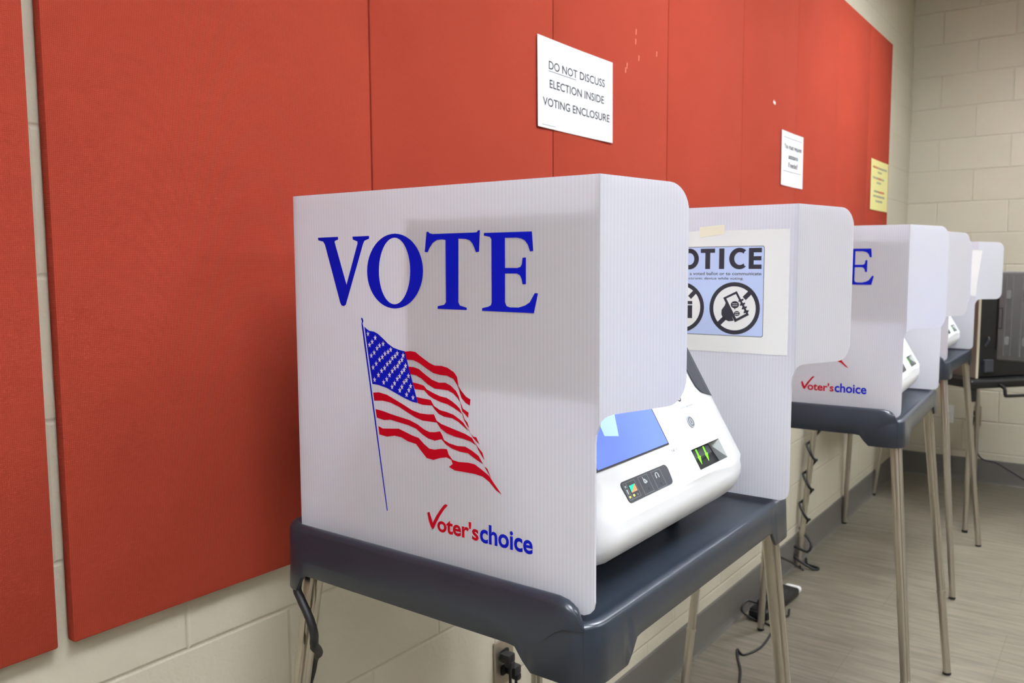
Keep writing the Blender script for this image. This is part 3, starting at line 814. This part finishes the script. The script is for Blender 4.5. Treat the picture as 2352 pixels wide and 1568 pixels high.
sl = ['nearest white fluted plastic privacy screen with the whole word and flag in view',
      'middle white fluted plastic privacy screen with only the letter E in view',
      'farthest white fluted plastic privacy screen of the row, over the third table']
SCREENS = [screen(*BOOTHS[0], 16.5, 21.5, sl[0], 0.028, TURN[0]), screen(*BOOTHS[1], 32, 22, sl[1], 0.020, TURN[1]), screen(*BOOTHS[2], 21, 39, sl[2], 0.020, TURN[2])]
pl = [('pale blue NOTICE poster taped inside the nearest screen, facing the camera', 'white poster on the inner side of the nearest screen, showing through as a grey shade'),
      ('poster taped inside the middle screen, hidden behind its front panel', 'white poster on the inner side of the middle screen, showing through behind the letter E'),
      ('slanted poster inside the farthest screen with only its white edge in view', 'white poster on the inner side of the farthest screen, out of view')]
for i, (mf, mn) in enumerate(SCREENS):
    m1 = mf
    if i == 2: m1 = mf @ Matrix.Translation((-0.020, -0.0005, 0.0)) @ Matrix.Rotation(math.radians(6), 4, 'Y') @ Matrix.Translation((0.0, 0, 0.0))
    s = notice_on(m1, 0); s['label'] = pl[i][0]; s['group'] = 'posters inside the screens'
    # near board: poster faces inwards (+y): turn it round, keep its place
    m2 = mn @ Matrix.Translation((-0.3205, 0.0, 0.0)) @ Matrix.Rotation(math.pi, 4, 'Z')
    s = notice_on(m2, 0, tape=False); s['label'] = pl[i][1]; s['group'] = 'posters inside the screens'

# ------------------------------------------------------------------ ballot marking machines
MY0, MY1 = 0.900, 1.388
ORX, ORZ = 0.686, 0.093        # face line: x = ORX - 0.5*s, z = ORZ + 0.866*s (table coordinates, z above table top)
FU = Vector((-0.5, 0, 0.866)); FN = Vector((0.866, 0, 0.5))
def face_pt(y, s, o=0.0):
    p = Vector((ORX, y, ORZ)) + FU*s + FN*o
    return p
SMAX = 0.262
def machine_profile():
    """side section, from the face foot round the nose, underside, back, top to the face top"""
    pts = []
    f0 = face_pt(0, 0.004); pts.append((f0.x, f0.z))
    # nose curve
    for a in (18, 4, -12, -28, -45, -62, -80):
        r = math.radians(a); pts.append((0.6445+0.0405*math.cos(r), 0.0725+0.046*math.sin(r)))
    pts += [(0.600, 0.022), (0.50, 0.014), (0.36, 0.014), (0.345, 0.02), (0.34, 0.04), (0.34, 0.28), (0.345, 0.305), (0.36, 0.32)]
    ft = face_pt(0, SMAX)
    pts += [(ft.x-0.03, ft.z+0.004), (ft.x-0.008, ft.z+0.002), (ft.x, ft.z)]
    return pts

def make_machine(dx, dy, label, detail=True):
    t = tag(empty('ballot_marking_machine', (dx, dy, TZ)), label, 'voting machine', 'white ballot marking machines')
    prof = machine_profile()
    cx = sum(p[0] for p in prof)/len(prof); cz = sum(p[1] for p in prof)/len(prof)
    bm = bmesh.new()
    stations = [(MY0, 0.10), (MY0+0.006, 0.05), (MY0+0.016, 0.015), (MY0+0.032, 0.0), (1.196, 0.0), (1.314, 0.0), (1.340, 0.006), (1.360, 0.018), (1.374, 0.040), (1.383, 0.075), (MY1, 0.13)]
    rings = []
    for y, k in stations:
        rings.append([bm.verts.new((x+(cx-x)*k, y, z+(cz-z)*k)) for x, z in prof])
    n = len(prof)
    for a in range(len(rings)-1):
        A, B = rings[a], rings[a+1]
        for k in range(n):
            if k == n-1 and stations[a][0] >= MY0+0.032 and stations[a+1][0] <= 1.314: continue   # face: built with the slot hole below
            bm.faces.new((A[k], A[(k+1) % n], B[(k+1) % n], B[k]))
    bm.faces.new(rings[0]); bm.faces.new(rings[-1])
    # flat face with the slot opening
    ys = [MY0+0.032, 1.203, 1.313, 1.314]; ss = [0.004, 0.0136, 0.0478, SMAX]
    g = [[bm.verts.new(face_pt(y, s)) for s in ss] for y in ys]
    for i in range(len(ys)-1):
        for j in range(len(ss)-1):
            if i == 1 and j == 1: continue
            bm.faces.new((g[i][j], g[i+1][j], g[i+1][j+1], g[i][j+1]))
    bmesh.ops.remove_doubles(bm, verts=bm.verts, dist=1e-5)
    obj('housing', bm, 'machine', t, smooth=True)
    # crease lines of the shell
    bm = bmesh.new()
    add_flat(bm, [(1.3112, 0.056), (1.3118, 0.056), (1.3098, 0.20), (1.3092, 0.20)], lambda a, b: face_pt(a, b, 0.0004))
    add_flat(bm, [(1.190, 0.0060), (1.3125, 0.0052), (1.3125, 0.0058), (1.190, 0.0066)], lambda a, b: face_pt(a, b, 0.0004))
    obj('seam_line', bm, 'machine_grey', t)
    F = lambda o: (lambda a, b: face_pt(a, b, o))
    # lit screen
    sc = empty('touch_screen', (0, 0, 0)); sc.parent = t
    bm = bmesh.new()
    q = [(0.930, 0.0685), (1.1455, 0.0685), (1.1455, 0.2420), (0.930, 0.2420)]
    add_prism(bm, [face_pt(a, b, 0.0002) for a, b in q], FN*0.0008)
    obj('bezel', bm, 'bezel', sc)
    bm = bmesh.new(); add_flat(bm, [(0.9335, 0.0712), (1.1425, 0.0712), (1.1425, 0.2790), (0.9335, 0.2790)], F(0.0013))
    obj('display', bm, 'screen', sc)
    bm = bmesh.new(); add_flat(bm, [(0.985, 0.1115), (1.0195, 0.1050), (1.0375, 0.1420), (1.030, 0.195), (0.990, 0.195)], F(0.0016))
    obj('display_logo', bm, 'screen_pale', sc)
    # control strip
    cs = obj('control_panel', (lambda b: (add_prism(b, [face_pt(a, c, 0.0002) for a, c in rounded_poly([(0.9725, 0.0145, 0.006), (1.1045, 0.0145, 0.008), (1.1090, 0.0440, 0.008), (0.9695, 0.0450, 0.006)])], FN*0.0012), b)[1])(bmesh.new()), 'machine_dark', t)
    bm = bmesh.new(); f = F(0.0017)
    def frame(a0, a1, b0, b1, w=0.0006):
        for q in ([(a0, b0), (a1, b0), (a1, b0+w), (a0, b0+w)], [(a0, b1-w), (a1, b1-w), (a1, b1), (a0, b1)],
                  [(a0, b0+w), (a0+w*1.6, b0+w), (a0+w*1.6, b1-w), (a0, b1-w)], [(a1-w*1.6, b0+w), (a1, b0+w), (a1, b1-w), (a1-w*1.6, b1-w)]): add_flat(bm, q, f, 0)
    frame(0.9735, 1.0062, 0.0178, 0.0420); frame(1.0162, 1.0440, 0.0162, 0.0421); frame(1.0553, 1.0838, 0.0155, 0.0415)
    add_flat(bm, [(0.9815, 0.0184), (0.9827, 0.0184), (0.9827, 0.0414), (0.9815, 0.0414)], f, 0)
    # small symbols: tactile pad, hand switch, headphones
    add_flat(bm, [(0.9863, 0.0365), (1.0030, 0.0365), (0.9863, 0.0265)], f, 1)
    add_flat(bm, [(1.0030, 0.0365), (1.0030, 0.0265), (0.9863, 0.0265)], f, 2)
    add_flat(bm, circle(0.9777, 0.0222, 0.0026, 0.0018, 14), f, 3); add_flat(bm, circle(0.9890, 0.0222, 0.0028, 0.0018, 14), f, 3)
    add_flat(bm, circle(0.9992, 0.0217, 0.0020, 0.0015, 12), f, 0)
    add_flat(bm, [(0.9755, 0.0372), (0.9775, 0.0392), (0.9782, 0.0377), (0.9806, 0.0386), (0.9790, 0.0366), (0.9800, 0.0350), (0.9775, 0.0358), (0.9752, 0.0346), (0.9765, 0.0364)], f, 5)
    add_flat(bm, [(0.9755, 0.0330), (0.9795, 0.0330), (0.9790, 0.0270), (0.9775, 0.0252), (0.9762, 0.0275)], f, 5)
    add_ring(bm, circle(1.0312, 0.0335, 0.0040, 0.0034, 16), circle(1.0312, 0.0335, 0.0014, 0.0012, 16), f, 5)
    add_flat(bm, [(1.0283, 0.0355), (1.0300, 0.0365), (1.0290, 0.0405), (1.0278, 0.0405)], f, 5)
    add_flat(bm, [(1.0340, 0.0330), (1.0375, 0.0340), (1.0365, 0.0322), (1.0378, 0.0310), (1.0345, 0.0306)], f, 5)
    n = 14
    o_ = [(1.0690+0.0048*math.cos(math.pi*k/n), 0.0352+0.0034*math.sin(math.pi*k/n)) for k in range(n+1)]
    i_ = [(1.0690+0.0030*math.cos(math.pi*k/n), 0.0352+0.0021*math.sin(math.pi*k/n)) for k in range(n+1)]
    add_flat(bm, o_ + list(reversed(i_)), f, 5)
    for s_ in (-1, 1): add_flat(bm, [(1.0690+s_*0.0026, 0.0354), (1.0690+s_*0.0054, 0.0354), (1.0690+s_*0.0050, 0.0300), (1.0690+s_*0.0024, 0.0306)], f, 5)
    add_flat(bm, circle(1.0322, 0.0217, 0.0018, 0.0022, 14), f, 4); add_flat(bm, circle(1.0697, 0.0211, 0.0018, 0.0022, 14), f, 4)
    obj('symbols', bm, ['grey_ink', 'teal', 'orange', 'yellow', 'black_ink', 'machine_grey'], cs)
    # card slot: recessed tray
    sl_ = empty('card_slot', (0, 0, 0)); sl_.parent = t
    bm = bmesh.new()
    a0, a1, b0, b1, d = 1.203, 1.313, 0.0136, 0.0478, -0.016
    P = lambda a, b, o: bm.verts.new(face_pt(a, b, o))
    o4 = [P(a0, b0, 0), P(a1, b0, 0), P(a1, b1, 0), P(a0, b1, 0)]
    i4 = [P(a0, b0, d), P(1.3115, b0, d), P(1.3005, b1, d), P(a0, b1, d)]
    for (u, v, mi) in ((0, 1, 1), (1, 2, 0), (2, 3, 1), (3, 0, 1)):
        fc = bm.faces.new((o4[u], o4[v], i4[v], i4[u])); fc.material_index = mi
    fc = bm.faces.new(i4); fc.material_index = 1
    obj('tray', bm, ['machine_grey', 'cavity'], sl_)
    bm = bmesh.new()
    for k in (1.207, 1.236, 1.264):
        add_flat(bm, [(k-0.0028, 0.046), (k+0.0028, 0.046), (k+0.0020, 0.034), (k+0.0060, 0.034), (k-0.0030, 0.0200), (k-0.0060, 0.034), (k-0.0036, 0.034)], F(-0.0085))
        obj('arrow', bm, 'green', sl_); bm = bmesh.new()
    add_prism(bm, [face_pt(1.2035, 0.046, -0.0095), face_pt(1.2035, 0.032, -0.0090), face_pt(1.2035, 0.0285, -0.011), face_pt(1.2035, 0.046, -0.0155)], (0.0, 0.082, 0))
    obj('roller', bm, 'machine_dark', sl_)
    # round button, print and dark side latch
    bm = bmesh.new()
    add_prism(bm, [face_pt(a, b, 0.0) for a, b in circle(1.2457, 0.0897, 0.0105, 0.0100, 28)], FN*0.0016)
    bt = obj('button', bm, 'chrome', t)
    bm = bmesh.new(); add_ring(bm, circle(1.2457, 0.0897, 0.0080, 0.0075, 20), circle(1.2457, 0.0897, 0.0066, 0.0062, 20), F(0.0019)); add_text(bm, 'i', 1.2445, 1.2470, 0.0865, 0.0930, F(0.0019), 0, 0.01)
    obj('button_mark', bm, 'black_ink', bt)
    bm = bmesh.new()
    add_text(bm, 'Verify Selections', 1.2352, 1.2824, 0.1128, 0.1180, F(0.0006), 0, 0.0)
    obj('print', bm, 'grey_ink', t); bm = bmesh.new()
    add_text(bm, 'SET', 1.1430, 1.1640, 0.0560, 0.0596, F(0.0006), 0, 0.0)
    obj('print', bm, 'grey_ink', t); bm = bmesh.new()
    add_text(bm, 'O', 1.2380, 1.2520, 0.1260, 0.1400, F(0.0006), 0, 0.02)
    obj('print', bm, 'black_ink', t)
    bm = bmesh.new()
    cols = [(1.3190, 0.178, 0.0008), (1.3198, 0.156, 0.0008), (1.3230, 0.1430, 0.0004), (1.3320, 0.1325, 0.0001), (1.3400, 0.1290, -0.0004), (1.3600, 0.1240, -0.0020), (1.3740, 0.1215, -0.0050), (1.3830, 0.1205, -0.0098), (1.3875, 0.1195, -0.0175)]
    lo = [bm.verts.new(face_pt(y, s, o)) for y, s, o in cols]; hi = [bm.verts.new(face_pt(y, 0.254, o)) for y, s, o in cols]
    for k in range(len(cols)-1): bm.faces.new((lo[k], lo[k+1], hi[k+1], hi[k]))
    r = bmesh.ops.extrude_face_region(bm, geom=list(bm.faces))
    bmesh.ops.translate(bm, verts=[v for v in r['geom'] if isinstance(v, bmesh.types.BMVert)], vec=FN*0.0022)
    obj('side_latch', bm, 'machine_dark', t)
    for x in (0.38, 0.56):
        for y in (MY0+0.05, MY1-0.05): obj('foot', tube([(x, y, 0.0), (x, y, 0.02)], 0.012, seg=14), 'rubber', t)
    return t
ml = ['nearest white voting machine with a blue screen and green arrows in its slot',
      'middle white voting machine, only its lower right corner showing beside the letter E screen',
      'farthest white voting machine, a small white corner showing above the third table']
m0 = make_machine(0, 0, ml[0])
for i, lab in ((1, ml[1]), (2, ml[2])):
    c = copy_tree(m0); c.location = turned(i, (0, 0, TZ)); c.rotation_euler = (0, 0, TURN[i]); c['label'] = lab

# ------------------------------------------------------------------ outlets, cords, power strip
def duplex(bm, fn):
    for s in (-0.0195, 0.0195): add_prism(bm, [fn(a, s+b, 0.0) for a, b in rounded_poly([(-0.016, -0.0135, 0.008), (0.016, -0.0135, 0.008), (0.016, 0.0135, 0.008), (-0.016, 0.0135, 0.008)])], fn(0, 0, 0.0025)-fn(0, 0, 0))

t = tag(empty('wall_outlet', (0.0, 1.577, 0.4475)), 'stainless wall outlet on the block wall under the nearest table', 'outlet')
bm = box(0.0, 0.006, -0.0385, 0.0385, -0.0585, 0.0585, 0.002)
obj('cover_plate', bm, 'steel_plate', t)
bm = bmesh.new(); duplex(bm, lambda a, b, o: Vector((0.006+o, a, b))); obj('socket', bm, 'black_plastic', t)

def plug_cord(y, z, end, label):
    t = tag(empty('power_plug', (0.009, y, z)), label, 'plug', 'black plugs in the stainless wall outlet')
    bm = bmesh.new()
    add_box(bm, 0.0, 0.030, -0.014, 0.014, -0.012, 0.012, 0.005)
    add_box(bm, 0.012, 0.034, -0.009, 0.009, -0.024, -0.006, 0.005)
    obj('plug_body', bm, 'rubber', t, smooth=True)
    obj('cord', tube([(0.022, 0, -0.020), (0.024, 0.0, -0.08), (0.03, 0.0, -0.2)] + end, 0.0038, 6), 'rubber', t, smooth=True)
plug_cord(1.566, 0.467, [(0.045, -0.02, -0.40), (0.06, -0.06, -0.455), (0.09, -0.25, -0.462)], 'upper black plug in the stainless outlet under the nearest table')
plug_cord(1.591, 0.427, [(0.045, 0.03, -0.36), (0.065, 0.12, -0.415), (0.07, 0.30, -0.423)], 'lower black plug in the stainless outlet under the nearest table')

# cord looped behind the near wall-side leg of the first table
cp = [(0.200, 0.875, 0.966), (0.182, 0.825, 0.948), (0.180, 0.811, 0.926), (0.189, 0.8105, 0.909), (0.201, 0.8105, 0.893), (0.211, 0.811, 0.876), (0.2135, 0.814, 0.857), (0.199, 0.826, 0.831), (0.166, 0.862, 0.795), (0.129, 0.880, 0.755), (0.098, 0.895, 0.62), (0.09, 1.0, 0.2), (0.095, 1.1, 0.03), (0.09, 1.25, 0.0068)]
tag(obj('black_cable', tube(cp, 0.0068, 8), 'rubber', smooth=True), 'thick black cable hanging beside the near leg of the nearest table', 'cable')

# power strip on the floor
t = tag(empty('power_strip', (0.088, 3.36, 0.0), math.radians(-4)), 'black power strip with a white end on the floor by the baseboard', 'power strip')
bm = box(-0.040, 0.040, -0.185, 0.150, 0.004, 0.042, 0.010, 3); obj('body', bm, 'black_plastic', t, smooth=True)
bm = box(-0.036, 0.036, 0.152, 0.192, 0.006, 0.036, 0.014, 3); obj('end_cap', bm, 'white_plastic', t, smooth=True)
bm = box(-0.034, 0.034, -0.200, -0.187, 0.006, 0.038, 0.005, 2); obj('end_cap', bm, 'black_plastic', t, smooth=True)
for y in (-0.14, -0.07, 0.0, 0.07):
    bm = bmesh.new(); add_ring(bm, [(a, b) for a, b in circle(0, y, 0.019)], [(a, b) for a, b in circle(0, y, 0.0145)], lambda a, b: Vector((a, b, 0.0425)))
    obj('socket', bm, 'machine_dark', t)
bm = box(-0.030, -0.022, -0.05, -0.036, 0.040, 0.045, 0.002); obj('switch', bm, 'orange', t)
for i, (y, x, lab) in enumerate([(-0.145, 0.004, 'black plug nearest the camera in the floor power strip'), (-0.072, -0.004, 'second black plug in the floor power strip'), (0.0, 0.0, 'third black plug in the floor power strip, farthest from the camera')]):
    p = tag(empty('strip_plug', (0.088+x+y*0.07, 3.36+y, 0.042)), lab, 'plug', 'black plugs in the floor power strip')
    obj('plug_body', box(-0.018, 0.018, -0.022, 0.022, 0.001, 0.036, 0.008, 3), 'rubber', p, smooth=True)
    ends = [[(-0.02, -0.02, 0.02), (-0.045, -0.06, 0.035), (-0.052, -0.10, 0.01), (-0.03, -0.06, -0.030), (0.065, -0.075, -0.038), (0.085, -0.16, -0.038), (0.09, -0.28, -0.038), (0.062, -0.37, -0.038), (0.03, -0.35, -0.034), (0.060, -0.42, -0.038), (0.10, -0.50, -0.038), (0.14, -0.62, -0.038)],
            [(0.0, -0.02, 0.022), (0.035, -0.055, 0.03), (0.075, -0.075, -0.01), (0.085, -0.01, -0.037), (0.07, 0.05, -0.036)],
            [(-0.015, 0.0, 0.03), (-0.035, 0.03, 0.10), (-0.043, 0.10, 0.13), (-0.046, 0.30, 0.05), (-0.048, 0.44, -0.02), (-0.03, 0.46, -0.037)]][i]
    obj('cord', tube([(0, 0, 0.03)] + ends, 0.0042, 8), 'rubber', p, smooth=True)

# coiled cord round the near wall-side leg of the farthest table
dx, dy = BOOTHS[2]
ltop = turned(2, (TX0+0.030, TY0+0.05, TZ-0.02)); lfoot = turned(2, (TX0+0.030-0.045, TY0+0.05-0.15, 0.004))
pts = [(ltop.x+0.10, ltop.y+0.02, 0.94), (ltop.x+0.03, ltop.y-0.02, 0.86), (ltop.x-0.01, ltop.y-0.045, 0.88)]
N = 90
for k in range(N+1):
    f = k/N
    p = ltop.lerp(lfoot, 0.08+0.74*f)
    a = f*2*math.pi*5.2 + 1.0
    rr = 0.026
    pts.append((p.x+rr*math.cos(a), p.y+rr*math.sin(a), p.z + 0.010*math.sin(a*2)))
q = ltop.lerp(lfoot, 0.86)
pts += [(q.x+0.05, q.y-0.02, 0.13), (q.x+0.04, q.y-0.04, 0.09), (q.x-0.025, q.y-0.03, 0.10), (q.x-0.02, q.y-0.03, 0.05), (lfoot.x+0.07, lfoot.y+0.0, 0.006), (lfoot.x+0.085, lfoot.y+0.03, 0.006), (lfoot.x+0.03, lfoot.y+0.045, 0.006), (lfoot.x+0.0, lfoot.y+0.12, 0.006)]
tag(obj('coiled_cord', tube(pts, 0.0062, 3), 'rubber', smooth=True), 'black cord coiled round the wall-side leg of the farthest table', 'cord')

# plates on the far wall
t = tag(empty('data_outlet', (0.290, FAR, 0.4305)), 'white wall plate with one blue jack on the end wall', 'outlet')
obj('cover_plate', box(-0.036, 0.036, -0.006, 0.0, -0.058, 0.058, 0.002), 'white_plastic', t)
bm = box(-0.010, 0.010, -0.010, -0.006, -0.012, 0.008, 0.001); obj('jack', bm, 'blue_jack', t)
t = tag(empty('wall_outlet', (0.449, FAR, 0.436)), 'metal wall outlet with black plugs on the end wall', 'outlet')
obj('cover_plate', box(-0.038, 0.038, -0.006, 0.0, -0.066, 0.066, 0.002), 'steel_plate', t)
bm = bmesh.new(); duplex(bm, lambda a, b, o: Vector((a, -0.006-o, b))); obj('socket', bm, 'black_plastic', t)
for z, lab in ((0.4555, 'upper black plug in the metal outlet on the end wall'), (0.4165, 'lower black plug in the metal outlet on the end wall')):
    p = tag(empty('outlet_plug', (0.449, FAR-0.0085, z)), lab, 'plug', 'black plugs on the end wall')
    obj('plug_body', box(-0.017, 0.017, -0.034, 0.0, -0.014, 0.014, 0.005, 2), 'rubber', p, smooth=True)
    if z < 0.43:
        obj('cord', tube([(0, -0.03, -0.004), (-0.005, -0.045, -0.05), (0.0, -0.045, -0.14), (0.05, -0.047, -0.245), (0.14, -0.048, -0.268), (0.22, -0.048, -0.310), (0.30, -0.05, -0.355), (0.42, -0.06, -0.4095), (0.7, -0.07, -0.4095)], 0.005, 8), 'rubber', p, smooth=True)

# ------------------------------------------------------------------ black equipment table and open case by the end wall
VX, VY, VR, VZ = 0.577, 4.870, math.radians(50), 0.81
t = tag(empty('equipment_table', (VX, VY, 0.0), VR), 'black plastic folding table with silver legs by the end wall', 'table')
bm = box(0.035, 0.735, 0.035, 0.735, VZ-0.048, VZ, 0.014, 3); obj('table_top', bm, 'black_plastic', t, smooth=True)
for (x, y, fx, fy) in ((0.075, 0.075, 0.012, 0.012), (0.69, 0.075, 0.755, 0.012), (0.075, 0.69, 0.012, 0.755), (0.69, 0.69, 0.755, 0.755)):
    leg = obj('leg', tube([(x, y, VZ-0.10), (fx, fy, 0.010)], 0.0125, seg=18), 'steel', t, smooth=True)
    obj('leg_socket', tube([(x+0.002, y+0.002, VZ-0.045), (x, y, VZ-0.105), (x, y, VZ-0.118)], 0.024, seg=18), 'black_plastic', leg, smooth=True)
    obj('foot_cap', tube([(fx, fy, 0.014), (fx, fy, 0.0)], 0.014, seg=18), 'rubber', leg, smooth=True)
bm = bmesh.new(); add_tube(bm, catmull([(0.215, 0.045, VZ-0.03), (0.215, 0.005, VZ-0.045), (0.218, 0.0, VZ-0.078), (0.24, 0.0, VZ-0.085), (0.40, 0.0, VZ-0.085), (0.42, 0.0, VZ-0.078), (0.423, 0.005, VZ-0.045), (0.423, 0.045, VZ-0.03)], 6), 0.009, seg=12)
obj('handle', bm, 'black_plastic', t, smooth=True)

t = tag(empty('equipment_case', (VX, VY, VZ)), 'open grey hard shell equipment case on the black table', 'case')
obj('body', box(0.125, 0.60, 0.10, 0.60, 0.001, 0.56, 0.01), 'black_plastic', t, rz=VR)
obj('latch', box(0.108, 0.128, 0.16, 0.21, 0.355, 0.385, 0.006), 'machine_dark', t, rz=VR)
obj('latch', box(0.16, 0.22, 0.085, 0.105, 0.03, 0.10, 0.006), 'machine_dark', t, rz=VR)
obj('strap', tube([(0.17, 0.10, 0.17), (0.185, 0.09, 0.205), (0.19, 0.10, 0.22)], 0.006), 'machine_dark', t, rz=VR)
# taupe side leaf with a pale edge
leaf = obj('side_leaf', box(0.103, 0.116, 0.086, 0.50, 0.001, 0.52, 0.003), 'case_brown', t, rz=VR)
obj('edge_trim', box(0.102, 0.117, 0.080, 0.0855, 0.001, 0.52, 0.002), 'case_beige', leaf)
# grey lid standing open to the right: ribs, round-ended dimples, handle recess
lid = obj('lid', box(0.0, 0.52, -0.015, 0.030, 0.110, 0.572, 0.010, 3), 'case_grey', t, smooth=True, loc=(0.100, 0.116, 0), rz=math.radians(-22))
for x in (0.037, 0.070, 0.117, 0.247, 0.297, 0.432, 0.482): obj('rib', box(x-0.0035, x+0.0035, -0.019, -0.014, 0.135, 0.548, 0.0015, 1), 'case_grey', lid)
for x in (0.053, 0.140, 0.164, 0.332, 0.372):
    for z in (0.455, 0.215):
        bm = bmesh.new(); add_prism(bm, [(a, -0.0135, b) for a, b in rounded_poly([(x-0.010, z-0.022, 0.0085), (x+0.010, z-0.022, 0.0085), (x+0.010, z+0.022, 0.0085), (x-0.010, z+0.022, 0.0085)])], (0, -0.008, 0))
        obj('dimple', bm, 'case_light', lid)
bm = bmesh.new(); add_ring(bm, [(0.004, 0.275), (0.026, 0.275), (0.026, 0.385), (0.004, 0.385)], [(0.007, 0.279), (0.022, 0.279), (0.022, 0.381), (0.007, 0.381)], lambda a, b: Vector((a, -0.0165, b)))
obj('handle_recess', bm, 'bezel', lid)
obj('hinge', box(-0.014, 0.004, -0.004, 0.024, 0.16, 0.54, 0.003), 'black_plastic', lid)
